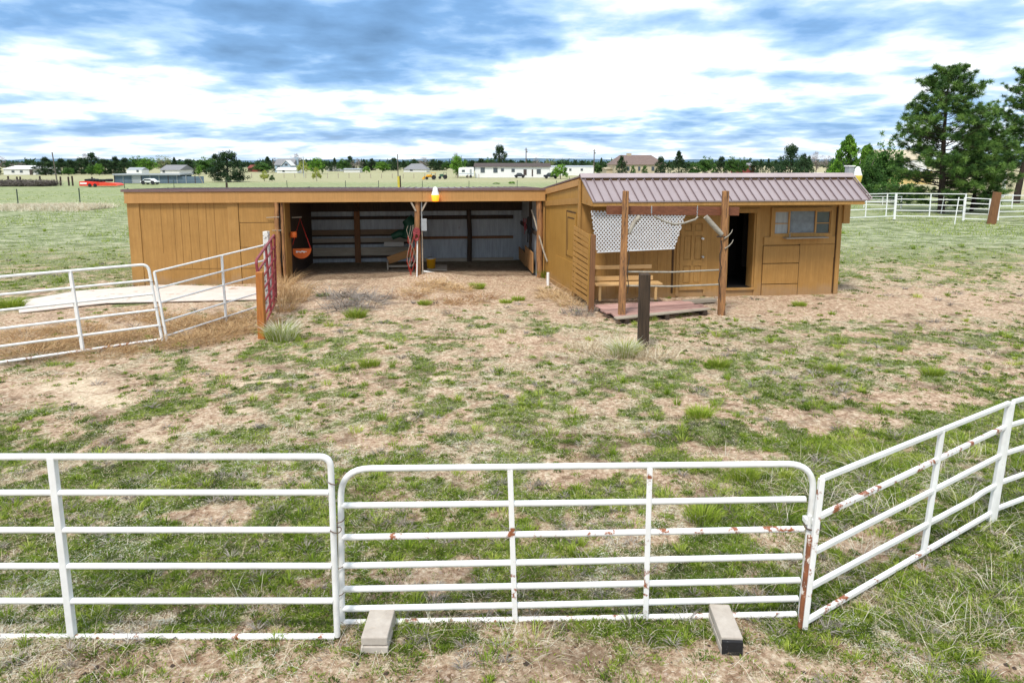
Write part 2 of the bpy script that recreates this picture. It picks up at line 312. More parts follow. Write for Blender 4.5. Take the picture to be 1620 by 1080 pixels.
BARE = [(1.75, 4.35, .85, .30), (-.75, 4.2, .8, .28), (-2.3, 4.4, .7, .22), (3.5, 4.5, .6, .25), (4.6, 9.3, .9, .4), (.9, 7.7, .6, .25), (3.7, 6.1, .4, .3), (-.7, 5.6, .35, .14), (.35, 4.6, .35, .2), (6.2, 10.2, 1.0, .35), (-4.2, 9.2, .6, .25), (-7.6, 10.6, 1.2, .5), (-2.0, 8.6, .5, .2), (2.8, 8.2, .5, .2), (-3.3, 6.6, .45, .2), (5.2, 5.6, .4, .25)]
SAND = [G(*p) for p in ((125, 606), (185, 634), (242, 685), (150, 628), (365, 652), (690, 597), (420, 600), (60, 600))]
def bare(x, y):
    jx = x+.35*(fbm(x*2.2, y*2.2)-.5)*2; jy = y+.35*(fbm(x*2.2+40, y*2.2)-.5)*2
    return np.clip(np.maximum.reduce([gs(jx, jy, *q) for q in BARE])*1.5, 0, 1)
def sandy(x, y):
    jx = x+.5*(fbm(x*2.2+7, y*2.2)-.5)*2; jy = y+.5*(fbm(x*2.2+47, y*2.2)-.5)*2
    return sst(.35, .7, np.maximum.reduce([gs(jx, jy, p.x, p.y, .75 if i in (0, 3) else .28, .42 if i in (0, 3) else .20) for i, p in enumerate(SAND)]))
def cover(x, y):
    """greenness, straw and manure/dark amounts of the ground at (x, y)"""
    jx = x+.9*(fbm(x*.7, y*.7)-.5)*2; jy = y+.9*(fbm(x*.7+40, y*.7)-.5)*2
    g0 = .53+0*x
    g0 = g0+.16*sst(1.5, 5, x)*(1-sst(9, 13, y)) + .05*(1-sst(7, 10, y)) - .03*sst(10.5, 12.5, y)*(1-sst(14, 18, y))
    g0 = g0-.16*(1-sst(4.4, 5.0, y))*(1-sst(2.5, 4, x))
    dirt = np.maximum.reduce([gs(jx, jy, -1.6, 19.6, 5.4, 2.9)*1.2, gs(jx, jy, 10.0, 17.4, 3.8, 1.7)*1.1, gs(jx, jy, 5.0, 16.8, 5.0, 1.3)*1.1, .9*gs(jx, jy, -9.3, 9.9, 1.6, .7), .45*gs(jx, jy, 1.2, 13.2, 3.2, 1.0), .9*gs(jx, jy, -9.5, 15, 4, 2.0)])
    dirt = np.clip(dirt, 0, 1)
    br = bare(x, y); g0 = g0-.45*br-.5*sandy(x, y)
    g0 = g0-.16*gs(x, y, 14, 22, 7, 3.5)
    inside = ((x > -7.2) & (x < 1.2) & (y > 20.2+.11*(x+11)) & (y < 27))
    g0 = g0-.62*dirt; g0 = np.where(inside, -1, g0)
    field = sst(19, 24, y)*(np.abs(x+3.5) > 7.5); g0 = g0+.10*field
    n = .5+1.45*(.24*fbm(x*.8, y*.8, 3)+.42*fbm(x*2.4+9, y*2.4, 3)+.34*fbm(x*6.2+3, y*6.2+8, 2)-.5)
    soft = .06+.22*sst(18, 40, y)
    green = sst(.5-soft, .5+soft+.02, n+g0-.50)
    s = .5+1.5*(fbm(x*.6+70, y*.6+11, 4)*.45+fbm(x*2.6+20, y*2.6, 3)*.3+fbm(x*7+20, y*7, 2)*.25-.5)
    straw = sst(.44, .66, s+.045-.30*dirt-.4*br-.5*sandy(x, y)+.14*gs(x, y, 2.5, 12.3, 4.5, 1.6))
    straw = np.where(inside, 0, straw)
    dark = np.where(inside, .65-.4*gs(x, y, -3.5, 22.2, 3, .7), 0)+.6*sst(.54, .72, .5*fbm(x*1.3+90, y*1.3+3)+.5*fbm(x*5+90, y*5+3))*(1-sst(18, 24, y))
    return green, straw, np.clip(dark, 0, 1)
# ------------------------------------------------------------------ ground sheet
def axis(segs):
    out = [segs[0][0]]
    for a, b, d in segs: out += list(np.linspace(a, b, max(2, int(round((b-a)/d))+1))[1:])
    return np.array(out)
gx = axis([(-6000, -800, 650), (-800, -120, 40), (-120, -30, 3), (-30, -15, .5), (-15, 17, .08), (17, 32, .5), (32, 120, 3), (120, 800, 40), (800, 6000, 650)])
gy = axis([(-400, -20, 60), (-20, 2, 2), (2, 3.4, .2), (3.4, 24, .075), (24, 34, .25), (34, 70, .8), (70, 200, 3), (200, 600, 20), (600, 7000, 400)])
XX, YY = np.meshgrid(gx, gy); ZZ = height(XX, YY); nx, ny = len(gx), len(gy)
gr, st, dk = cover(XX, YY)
idx = np.arange(nx*ny).reshape(ny, nx)
Fq = np.stack([idx[:-1, :-1], idx[:-1, 1:], idx[1:, 1:], idx[1:, :-1]], -1).reshape(-1, 4)
def ground_material():
    m, t, b = nodes_of('pasture_ground'); L = t.links.new; N = t.nodes.new
    geo = N('ShaderNodeNewGeometry')
    def nz(scale, det=8, ro=.6, st_=(1, 1, 1)):
        mp = N('ShaderNodeMapping'); L(geo.outputs['Position'], mp.inputs[0]); mp.inputs[3].default_value = st_
        n = N('ShaderNodeTexNoise'); L(mp.outputs[0], n.inputs['Vector']); n.inputs['Scale'].default_value = scale; n.inputs['Detail'].default_value = det; n.inputs['Roughness'].default_value = ro; return n.outputs[0]
    def rp(f, stops):
        r = N('ShaderNodeValToRGB'); L(f, r.inputs[0]); e = r.color_ramp.elements; e[0].position = stops[0][0]; e[0].color = (*stops[0][1], 1); e[1].position = stops[-1][0]; e[1].color = (*stops[-1][1], 1)
        for p, c in stops[1:-1]: q = e.new(p); q.color = (*c, 1)
        return r.outputs[0]
    def mixc(f, a, c):
        n = N('ShaderNodeMix'); n.data_type = 'RGBA'; L(f, n.inputs[0]); L(a, n.inputs[6]); L(c, n.inputs[7]); return n.outputs[2]
    def ma(op, a, c, clamp=False):
        n = N('ShaderNodeMath'); n.operation = op; n.use_clamp = clamp
        for i, v in enumerate((a, c)):
            if isinstance(v, (int, float)): n.inputs[i].default_value = v
            else: L(v, n.inputs[i])
        return n.outputs[0]
    def at(a): q = N('ShaderNodeAttribute'); q.attribute_name = a; return q.outputs['Fac']
    fine = nz(17, 10, .78); mid = nz(5, 8, .65); big = nz(.25, 5)
    dirt = rp(ma('ADD', ma('MULTIPLY', fine, .75), ma('MULTIPLY', mid, .25)), [(.37, (.12, .068, .038)), (.45, (.34, .22, .14)), (.53, (.56, .41, .285)), (.62, (.82, .70, .54))])
    strawc = rp(fine, [(.36, (.08, .055, .034)), (.45, (.25, .19, .115)), (.54, (.50, .42, .28)), (.65, (.80, .74, .57))])
    greenc = rp(fine, [(.36, (.022, .035, .010)), (.46, (.07, .11, .028)), (.56, (.20, .24, .08)), (.66, (.46, .44, .27))])
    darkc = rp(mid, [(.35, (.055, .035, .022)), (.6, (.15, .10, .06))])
    jig = ma('MULTIPLY', ma('SUBTRACT', mid, .5), 1.6)
    c = mixc(ma('MULTIPLY', ma('ADD', at('straw'), jig, True), .8), dirt, strawc)
    c = mixc(ma('MULTIPLY', ma('ADD', at('green'), ma('MULTIPLY', jig, .7), True), .85), c, greenc)
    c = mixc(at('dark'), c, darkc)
    sandc = rp(fine, [(.36, (.42, .30, .19)), (.62, (.80, .66, .48))]); c = mixc(at('sand'), c, sandc)
    # open pasture farther out: soft grey-green with straw streaks lying across
    s1 = nz(1.3, 10, .78, (.75, 1, 1)); s2 = nz(.09, 6, .6, (.35, 1, 1)); s3 = nz(.013, 4, .5, (.3, 1, 1))
    far1 = rp(s1, [(.32, (.05, .07, .025)), (.43, (.13, .165, .07)), (.52, (.28, .31, .18)), (.64, (.50, .49, .34))])
    far2 = rp(s1, [(.32, (.11, .155, .06)), (.48, (.23, .275, .13)), (.66, (.42, .42, .25))])
    far3 = rp(s1, [(.30, (.34, .30, .18)), (.7, (.50, .44, .28))])
    sp = N('ShaderNodeSeparateXYZ'); L(geo.outputs['Position'], sp.inputs[0])
    def rng(v, a, c_, lo=0., hi=1.):
        n = N('ShaderNodeMapRange'); L(v, n.inputs[0]); n.inputs[1].default_value = a; n.inputs[2].default_value = c_; n.inputs[3].default_value = lo; n.inputs[4].default_value = hi; n.interpolation_type = 'SMOOTHSTEP'; return n.outputs[0]
    f = mixc(ma('MULTIPLY', rng(s2, .42, .6), rng(sp.outputs[1], 34, 80)), far1, far2)
    f = mixc(rng(ma('ADD', sp.outputs[1], ma('MULTIPLY', s2, 40)), 62, 82), f, far2)
    f = mixc(ma('MULTIPLY', rng(ma('ADD', sp.outputs[1], ma('MULTIPLY', s3, 60)), 150, 175), .55), f, far3)
    yel = ma('MULTIPLY', rng(sp.outputs[0], 45, 60), rng(sp.outputs[1], 62, 72))
    f = mixc(yel, f, far3)
    ym = ma('ADD', sp.outputs[1], ma('MULTIPLY', ma('SUBTRACT', mid, .5), 6))
    c = mixc(ma('MULTIPLY', rng(ym, 21, 33), .9), c, f)
    L(c, b.inputs['Base Color']); b.inputs['Roughness'].default_value = .95; b.inputs['Specular IOR Level'].default_value = .1
    bp = N('ShaderNodeBump'); bp.inputs['Strength'].default_value = .9; bp.inputs['Distance'].default_value = .04
    L(ma('ADD', fine, mid), bp.inputs['Height']); L(bp.outputs[0], b.inputs['Normal']); return m
M['ground'] = ground_material()
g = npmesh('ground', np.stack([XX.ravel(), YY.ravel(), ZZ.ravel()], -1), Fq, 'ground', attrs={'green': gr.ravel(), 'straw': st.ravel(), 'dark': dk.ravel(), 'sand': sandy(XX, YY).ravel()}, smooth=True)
tag(g, kind='structure')
def hgt(x, y): return float(height(np.array([x]), np.array([y]))[0])
# far wooded rise on the horizon
mb = MB(); xs = np.linspace(-3500, 3500, 90); hs = 10+26*fbm(xs/900+3, xs*0+2)+5*fbm(xs/60, xs*0)
vs = []
for x_, h_ in zip(xs, hs): vs += [(x_, 4200, -2), (x_, 4300, h_), (x_, 5200, -2)]
fs = []
for i in range(89):
    for j in range(2): a = i*3+j; fs.append((a, a+3, a+4, a+1))
M['hill'] = mat('far_blue_ridge', (.10, .17, .24), (.07, .12, .17), .01, 1, 0)
mb.add(vs, fs, True); tag(mb.build('hills', 'hill'), kind='structure')
# ------------------------------------------------------------------ blades, stems
def blades(pts, L, W, lean, tint, m, name, segs=2, droop=.3, az=None, parent=None):
    n = len(pts); az = RNG.random(n)*2*np.pi if az is None else az
    d = np.stack([np.cos(az), np.sin(az), np.zeros(n)], -1)
    up = np.array([0, 0, 1.]); ax = d*np.sin(lean)[:, None]+up*np.cos(lean)[:, None]
    a2 = RNG.random(n)*2*np.pi; side = np.stack([np.cos(a2), np.sin(a2), np.zeros(n)], -1)
    side = side-ax*(side*ax).sum(1)[:, None]; side /= np.linalg.norm(side, axis=1)[:, None]+1e-9
    P = np.asarray(pts); w2 = side*W[:, None]/2
    if segs == 1:
        V = np.stack([P-w2, P+w2, P+ax*L[:, None]], 1).reshape(-1, 3); F = np.arange(3*n).reshape(n, 3); T = np.repeat(tint, 3)
    else:
        mid = P+ax*(L*.55)[:, None]; tip = P+ax*(L)[:, None]+d*(L*droop)[:, None]-up*(L*droop*.35)[:, None]
        V = np.stack([P-w2, P+w2, mid+w2*.8, mid-w2*.8, tip], 1).reshape(-1, 3); b0 = np.arange(n)*5
        F = np.concatenate([np.stack([b0, b0+1, b0+2], 1), np.stack([b0, b0+2, b0+3], 1), np.stack([b0+3, b0+2, b0+4], 1)]); T = np.repeat(tint, 5)
    return npmesh(name, V, F, m, tint=T, parent=parent)
def sample_ground(n, y0, y1, x_lim=None):
    """points spread so that they are about equally dense in the picture, near ones included"""
    iy = RNG.random(n)*(1/y0-1/y1)+1/y1; y = 1/iy; x = (RNG.random(n)*2-1)*(.78*y+.6); return x, y
BLOCK = [(-11.4, 1.3, 20.0, 27.0), (1.3, 9.6, 17.7, 23.5)]
def free(x, y):
    ok = np.ones(len(x), bool)
    ok &= ~((x > -11.4) & (x < 1.3) & (y > 20.1+.105*(x+11.3)) & (y < 26))
    ok &= ~((x > 1.1) & (x < 9.2) & (y > 17.9+.12*(x-1.8)) & (y < 23)); return ok
def path_mask(x, y):   # the concrete strip in front of the shed's left end
    return (y > 16.7+.03*(x+11)) & (y < 19.3+.1*(x+11)) & (x > -14.5) & (x < -6.2)
# low green grass and clover mats
x, y = sample_ground(900000, 3.3, 46); gq, sq, dq = cover(x, y); k = (RNG.random(len(x)) < gq**2*.62+.010) & free(x, y) & ~path_mask(x, y); x, y, gq = x[k], y[k], gq[k]
n = len(x); tall = fbm(x*.9+33, y*.9+8)
tal = sst(.5, .7, tall)*(.25+.45*sst(1, 4, x)*(1-sst(8, 11, y)))
Lb = (.018+.035*RNG.random(n))*(1+1.9*tal)*np.clip(.8+y/22, 1, 2.2)
Wb = .0022+.0012*RNG.random(n)+y*.00038
tn = np.clip(.5+1.9*(.5*fbm(x*2.1+4, y*2.1+50)+.5*fbm(x*6+4, y*6+50)-.52)+.30*(RNG.random(n)-.5)+.10*tal, 0, 1); tn = np.where(y > 17, np.clip(tn+.15, 0, 1), tn)
pts = np.stack([x, y, height(x, y)-.004], -1)
tag(blades(pts, Lb, Wb, .25+.75*RNG.random(n), tn, 'grassgreen', 'green_grass', droop=.25), 'short patchy green grass growing over the pasture', 'grass', kind='stuff')
# dry stems lying and standing
x, y = sample_ground(820000, 3.3, 44); gq, sq, dq = cover(x, y); k = (RNG.random(len(x)) < (.15+.52*sq*(1-.5*gq))*(1-.72*bare(x, y))) & free(x, y) & ~path_mask(x, y); x, y, gq, dq = x[k], y[k], gq[k], dq[k]
inn = (gs(x, y, -1.6, 19.2, 4.6, 3.0) > .45) | (gs(x, y, 10.2, 17.2, 3.9, 1.7) > .5); keep = ~inn | (RNG.random(len(x)) < .25); x, y, dq = x[keep], y[keep], dq[keep]
n = len(x); Ls = .012+.042*RNG.random(n)+.10*(RNG.random(n) > .965); Ws = .0016+.0008*RNG.random(n)+y*.0003
tn = np.clip(.52+1.3*(.5*fbm(x*.8+60, y*.8)+.5*fbm(x*4+6, y*4)-.5)+.75*(RNG.random(n)-.5)-.3*dq, 0, 1)
pts = np.stack([x, y, height(x, y)+.004+.012*RNG.random(n)], -1)
tag(blades(pts, Ls, Ws, np.where(RNG.random(n) < .86, 1.42+.14*RNG.random(n), .5+.6*RNG.random(n)), tn, 'straw', 'dry_grass', droop=.1), 'bleached dry grass stems lying over the pasture', 'dry grass', kind='stuff')
# low round mats of clover and weeds, a hand or two across, and a few upright clumps
def mats(N_, m_, r0, r1, l0, l1, name, label, pw, off, lean0, lean1, tb, ymax):
    cx, cy = sample_ground(N_, 3.5, ymax); gq = cover(cx, cy)[0]; ins = (cx > -7.2) & (cx < 1.2) & (cy > 20.3)
    bq = bare(cx, cy); zone = (1-.8*bq)*np.clip(.42+1.6*(fbm(cx*.7+off, cy*.7)-.38), .08, 1)*(1-.9*np.maximum(gs(cx, cy, -1.6, 19.4, 5.6, 2.5), gs(cx, cy, 7.5, 17.2, 6, 1.3)))*(.62+.5*sst(1, 5, cx)+.1*(cy < 11))
    f = free(cx, cy) & ~path_mask(cx, cy) & (RNG.random(N_) < pw*(zone*.75+.35*gq)) & ~ins; cx, cy = cx[f], cy[f]; K = len(cx)
    rr = np.repeat((r0+(r1-r0)*RNG.random(K)**2)*np.clip(.85+cy/40, 1, 1.5), m_); X = np.repeat(cx, m_); Y = np.repeat(cy, m_); an = RNG.random(len(X))*6.283; q = np.sqrt(RNG.random(len(X)))
    lob = 1+.35*np.sin(an*3+X*9)+.25*np.sin(an*5+Y*11)
    X = X+np.cos(an)*q*rr*lob; Y = Y+np.sin(an)*q*rr*lob; n = len(X); tt = np.repeat(RNG.random(K), m_)
    pts = np.stack([X, Y, height(X, Y)+.012*(1-q)], -1)
    return tag(blades(pts, (l0+(l1-l0)*RNG.random(n))*(.6+.8*np.repeat(RNG.random(K), m_))*(1.15-.5*q)*np.clip(.8+Y/25, 1, 1.7), .0042+Y*.00040, lean0+(lean1-lean0)*q*RNG.random(n), np.clip(tb+.42*(tt-.5)+.45*(RNG.random(n)-.5), 0, 1), 'grassgreen', name, droop=.3, az=an), label, 'grass', kind='stuff')
mats(12500, 62, .035, .15, .014, .036, 'clover_mats', 'low rounded mats of green weeds dotted over the pasture', 1., 33, .3, 1.3, .42, 30)
mats(1500, 46, .03, .11, .05, .12, 'grass_clumps', 'brighter upright clumps of fresh grass across the pasture', .55, 71, .1, .8, .66, 40)
mats(2600, 26, .03, .14, .05, .10, 'litter_clumps', 'dead grey brown weed clumps between the green mats', .5, 11, .6, 1.4, .5, 26).data.materials[0] = M['twigs']
# long arching bleached weed stems in front and to the right
def stemclump(cx, cy, count, L, spread, lean, m, name, label, cat, w=.003, tb=.5, rad=.2, kind=None, flat=0., zoff=0.):
    c = np.asarray([(cx, cy)] if np.isscalar(cx) else list(zip(cx, cy))); K = len(c); per = count//K
    X = np.repeat(c[:, 0], per); Y = np.repeat(c[:, 1], per); n = len(X); a = RNG.random(n)*6.283; r_ = np.sqrt(RNG.random(n))*rad
    X = X+np.cos(a)*r_*spread; Y = Y+np.sin(a)*r_*.7; pts = np.stack([X, Y, height(X, Y)+zoff*RNG.random(n)*(1-(r_/rad)**2)], -1)
    o = blades(pts, L*(.45+.8*RNG.random(n)), np.full(n, w)+Y*.00025, np.clip(lean*(.3+RNG.random(n)), 0, 1.5), np.clip(tb+.5*(RNG.random(n)-.5), 0, 1), m, name, droop=.35, az=a+RNG.normal(0, .6, n)+flat)
    return tag(o, label, cat, kind=kind)
ws = [(7.0, 1.9), (5.0, 2.4)]
k_ = 70; sx = RNG.uniform(2.6, 6.5, k_); sy = RNG.uniform(4.6, 8.0, k_)
stemclump(sx, sy, 1500, .30, 1., 1.0, 'straw', 'dry_weed_stems', 'long arching bleached weed stems tangled beside the white panel at right', 'dry weeds', .0022, .65, .22, 'stuff')
sx = RNG.uniform(-4.2, 3, 34); sy = RNG.uniform(3.9, 5.3, 34)
stemclump(sx, sy, 420, .24, 1., 1.15, 'straw', 'dry_weed_stems', 'sparse bleached weed stems along the foot of the front gate', 'dry weeds', .0018, .7, .2, 'stuff')
# ------------------------------------------------------------------ foreground pipe panels and gate
def lerp(a, b, t): return Vector(a)*(1-t)+Vector(b)*t
def arc_frame(mb, bl, tl, tr, br, r, rad, round_l=True, round_r=True):
    """one bent pipe: up the left end, over the top, down the right end"""
    bl, tl, tr, br = map(Vector, (bl, tl, tr, br)); pts = [bl]
    def corner(p, c, q):
        a = c+(p-c).normalized()*r; b = c+(q-c).normalized()*r
        return [a*(1-t)**2+c*2*t*(1-t)+b*t*t for t in [i/8 for i in range(9)]]
    pts += corner(bl, tl, tr) if round_l else [tl]
    pts += corner(tl, tr, br) if round_r else [tr]
    pts.append(br); mb.tube(pts, rad, 12); return mb
# panel on the left, running out of frame
Yp = 4.80
t = thing('pipe_fence_panel', 'large white pipe panel left of the front gate with one rounded top corner', 'fence panel', D(300, 1005, Yp), 'white pipe panels of the front fence')
pL = -5.3
def zl(py): return D(300, py, Yp).z
xe = D(528, 860, Yp).x; ztop = zl(722); zb = zl(1007)
mb = MB(); arc_frame(mb, (pL, Yp, ztop-.06), (pL, Yp, ztop), (xe, Yp, ztop), (xe, Yp, 0.0), .085, .0245, False, True)
for zz, rr in ((zl(781)-.0, .006), (zl(851), .006)): pass
mb.build('frame', 'white', t)
for py in (779, 838, 895, 950):
    z = zl(py); MB().tube([(pL, Yp, z), (xe-.02, Yp, z+.002)], .0235, 10).build('rail', 'white', t)
MB().tube([(pL, Yp, zb), (xe-.02, Yp, zb+.004)], .0235, 10).build('rail', 'white_rusty', t)
xu = D(98, 860, Yp).x
MB().beam((xu-.012, Yp, ztop), (xu+.012, Yp, zb), .055, .05).build('upright', 'white', t, bevel=.006)
for k2 in range(2):
    z = (zl(762), zl(838))[k2]
    mb = MB(); mb.tube([(xe+.04*math.cos(a)+.02, Yp+.04*math.sin(a), z+.006*math.sin(a*2)) for a in [i*math.pi/8 for i in range(17)]], .004, 6); mb.build('wire_tie', 'wire', t)
# gate
A0, A1 = G(543, 988), G(1262, 976)
Ya, Yb = A0.y+.05, A1.y+.03
def gp(px, py): s = (px-541)/(1270-541); return D(px, py, Ya+(Yb-Ya)*s)
t = thing('pipe_gate', 'white seven rail pipe gate with rounded corners standing on concrete blocks', 'gate', gp(905, 985))
rb = D(1272, 735, Yb)
mb = MB(); arc_frame(mb, gp(541, 988), gp(539, 741), gp(1290, 733), gp(1266, 982), .23, .0245); mb.build('frame', 'white', t)
Lr = (799, 849, 894, 931, 962, 984); Rr = (789, 836, 879.5, 917, 946, 971)
for i, (a, b) in enumerate(zip(Lr, Rr)):
    MB().tube([gp(540, a), gp(560, a), gp(905, (a+b)/2+1), gp(1268-(i-2)*3.0, b)], .0245, 10).build('rail', 'white_rusty' if i in (1, 5) else 'white', t)
for (xt, yt, xb, yb) in ((807, 741, 815, 984), (1027, 738, 1020, 978)):
    MB().beam(gp(xt, yt)+Vector((0, -.028, 0)), gp(xb, yb)+Vector((0, -.028, 0)), .042, .012).build('upright', 'white_rusty', t, bevel=.003)
h = gp(1284, 822); mb = MB(); mb.box(h.x-.06, h.x+.05, h.y-.035, h.y+.035, h.z-.022, h.z+.022); mb.tube([h+Vector((-.03, -.03, -.05)), h+Vector((-.03, -.03, .05))], .015, 8); mb.build('hinge', 'white', t, bevel=.004)
mb = MB(); mb.tube([h+Vector((.065*math.cos(a)+.01, .05*math.sin(a), -.05+.01*math.sin(a))) for a in [i*math.pi/8 for i in range(17)]], .005, 6); mb.tube([h+Vector((.055*math.cos(a)+.01, .05*math.sin(a), -.065)) for a in [i*math.pi/8 for i in range(17)]], .004, 6); mb.build('wire_tie', 'wire', t)
h2 = gp(536, 818)
for zz in (0, -.30, -.55):
    pass
mb = MB()
for py in (820, 892, 935):
    c = gp(534, py); mb.tube([c+Vector((.055*math.cos(a), .045*math.sin(a), .012*math.sin(a))) for a in [i*math.pi/8 for i in range(17)]], .0035, 6)
mb.tube([gp(535, 818)+Vector((0, -.03, 0)), gp(536, 960)+Vector((0, -.03, 0))], .003, 5); mb.build('wire_tie', 'wire', t)
# panel swinging away on the right
B0, B1 = G(1272, 991), G(1566, 822); YB0, YB1 = B0.y, B1.y
T0, T1 = D(1300, 757, YB0+.02), D(1597, 637, YB1+.05)
t = thing('pipe_fence_panel', 'white five rail panel with rusty end post angling away right of the gate', 'fence panel', B0, 'white pipe panels of the front fence')
MB().beam(B0-Vector((0, 0, .05)), T0, .042, .042).build('end_post', 'white_rusty', t, bevel=.006)
MB().beam(B0-Vector((.035, 0, .05)), lerp(B0, T0, .62)+Vector((-.035, .01, 0)), .028, .03).build('hinge_post', 'rust', t, bevel=.004)
MB().beam(B1-Vector((0, 0, .05)), T1, .05, .05).build('end_post', 'white', t, bevel=.006)
fl = [1, .745, .51, .27, .035]; frr = [1, .80, .555, .30, .06]
for i, (a, b) in enumerate(zip(fl, frr)):
    p, q = lerp(B0, T0, a), lerp(B1, T1, b)
    pts = [p, q] if i != 3 else [p, lerp(p, q, .85)+Vector((0, 0, -.02)), lerp(p, q, .9)+Vector((0, 0, .0)), q]
    mb = MB()
    for a_, b_ in zip(pts[:-1], pts[1:]): mb.beam(a_, b_, .038, .038)
    mb.build('rail', 'white_rusty' if i in (1, 4) else 'white', t, bevel=.006)
u0 = lerp(lerp(B0, T0, 1), lerp(B1, T1, 1), .575); u1 = lerp(lerp(B0, T0, .035), lerp(B1, T1, .06), .575)
MB().beam(u0, u1, .042, .042).build('upright', 'white', t, bevel=.006)
dv = (B1-B0); B2 = B1+dv.normalized()*3.05+Vector((.5, -.1, 0)); T2 = B2+Vector((0, 0, T1.z+.02))
t = thing('pipe_fence_panel', 'white five rail panel cut off by the right edge of the picture', 'fence panel', B1, 'white pipe panels of the front fence')
MB().beam(B1+Vector((.06, .03, -.05)), T1+Vector((.05, .03, 0)), .042, .042).build('end_post', 'white', t, bevel=.006)
MB().beam(B2, T2, .042, .042).build('end_post', 'white', t, bevel=.006)
for a in (1, .80, .56, .31, .08):
    MB().beam(lerp(B1, T1, a)+Vector((.06, .03, 0)), lerp(B2, T2, a), .038, .038).build('rail', 'white', t, bevel=.006)
# blocks under the gate
def block(p0, p1, w_, h_, name, label, cap):
    p0, p1 = Vector(p0), Vector(p1); t = thing(name, label, 'block', p0, 'concrete blocks under the front gate')
    d = (p1-p0).normalized(); r = Vector((d.y, -d.x, 0)); hh = h_*.44
    mb = MB(); z = Vector((0, 0, 1))
    mb.beam(p0+z*(hh/2), p1+z*(hh/2), w_, hh); mb.build('lower_slab', 'concrete', t, bevel=.006)
    mb = MB(); mb.beam(p0+z*(hh+.004+(h_-hh)/2)+d*.01, p1+z*(hh+.004+(h_-hh)/2), w_*.97, h_-hh); mb.build('upper_slab', 'concrete', t, bevel=.01)
    if cap:
        mb = MB(); mb.beam(p0+z*(h_*.48)-d*.012, p0+z*(h_*.48)+d*.02, w_*.93, h_*.8); mb.build('end_cap', 'black', t, bevel=.006)
    return t
q0 = G(592, 1030); block((q0.x, q0.y, -.02), (q0.x+.0, q0.y+.36, -.02), .205, .125, 'concrete_block', 'pale concrete block under the gate beside the left pipe panel', False)
q0 = G(1158, 1032); block((q0.x, q0.y, -.02), (q0.x+.02, q0.y+.40, -.02), .165, .135, 'concrete_block', 'concrete block with black end face under the hinged end of gate', True)
# ------------------------------------------------------------------ frames on walls
def frame(a, b):
    a, b = Vector((*a, 0)), Vector((*b, 0)); u = (b-a).normalized(); n = Vector((-u.y, u.x, 0)); z = Vector((0, 0, 1))
    return Matrix(((u.x, n.x, 0, a.x), (u.y, n.y, 0, a.y), (0, 0, 1, 0), (0, 0, 0, 1)))
def onwall(F, px, py, d=0.):          # pixel -> (s, z) on the vertical plane y=d of the frame
    I = F.inverted(); o = I @ CAM; r = I.to_3x3() @ ray(px, py); t_ = (d-o.y)/r.y; p = o+r*t_; return p.x, p.z
# ------------------------------------------------------------------ the open-fronted shed
SF = frame((-11.24, 20.0), (1.05, 21.3)); S = lambda px, py, d=0.: onwall(SF, px, py, d)
SL = 12.36; DEP = 4.3
shed = thing('livestock_shed', 'long low tan wooden shed with two open bays and flat brown metal roof', 'shed', SF @ Vector((6, 0, 0)))
def sm(): return MB(SF)
ZT = 2.83; ZB = S(500, 319)[1]
s_bay0 = S(452, 400)[0]; s_post = S(662, 400)[0]; s_bay1 = S(857, 400)[0]
roof = sm().prism([(-.1, -.13, ZT-.005), (-.1, DEP+.2, ZT-.12), (-.1, DEP+.2, ZT-.16), (-.1, -.13, ZT-.045)], (SL+.1, 0, 0)).build('roof', 'roof_shed', shed)
mb = sm(); s_ = -.05
while s_ < SL-.1: mb.beam((s_, -.12, ZT+.01), (s_, DEP+.2, ZT-.105), .02, .02); s_ += .23
mb.build('ribs', 'roof_shed', roof)
sm().box(-.11, SL-.02, -.15, -.125, ZT-.06, ZT+.012).build('drip_edge', 'roof_shed', shed)
j = S(668, 310)[0]
fa = sm().box(-.04, j-.003, -.12, -.05, ZB, ZT-.065).build('fascia', 'tan_fascia', shed, .004)
fb = sm().box(j+.003, SL-.03, -.117, -.05, ZB, ZT-.065).build('fascia', 'tan_fascia', shed, .004)
sm().box(-.04, SL-.03, -.13, -.115, ZB-.015, ZB+.045).build('fascia_batten', 'tan_fascia', shed, .003)
# closed left end: plywood sheets, battens, joints
s1, s2, s3 = S(225, 380)[0], S(363, 380)[0], S(380, 380)[0]; s4 = S(438, 380)[0]
wl = sm().box(.0, s2, -.03, .03, -.1, ZB+.05).build('front_wall', 'tan', shed)
mb = sm()
for k_, pxk in enumerate((258, 278, 289, 302, 316, 329, 342)):
    a = S(pxk, 380)[0]; zlo = S(300, 425)[1] if k_ > 0 else S(300, 400)[1]
    mb.box(a-.006, a+.006, -.034, -.029, zlo if k_ < 5 else S(300, 440)[1], ZB-.02)
mb.box(S(268, 425)[0], S(352, 425)[0], -.036, -.029, S(300, 425)[1]-.012, S(300, 425)[1]+.01)
mb.build('board_joints', 'groove', wl)
sm().box(-.01, s1, -.055, -.03, -.1, ZB+.01).build('corner_board', 'tan_trim', shed, .004)
sm().box(s2, s3, -.06, .0, -.1, ZB+.01).build('trim_board', 'tan_trim', shed, .004)
zz = [-.1]+[S(410, p)[1] for p in (424, 391, 352)]+[ZB+.02]
mb = sm()
for a, b in zip(zz[:-1], zz[1:]): mb.box(s3+.012, s4-.01, -.03-random.random()*.012, .02, a+.006, b-.008)
mb.build('sheet_boards', 'tan', shed, .004)
sm().box(s3, s4, .021, .04, -.1, ZB).build('backing_board', 'gap', shed)
mb = sm()
mb.tube([(s4+.05+.02*math.sin(i*1.7), -.07, -.1+i*.3) for i in range(9)]+[(s4+.05, -.07, ZB-.005)], .062, 9, wob=.25); mb.build('corner_pole', 'polewood', shed)
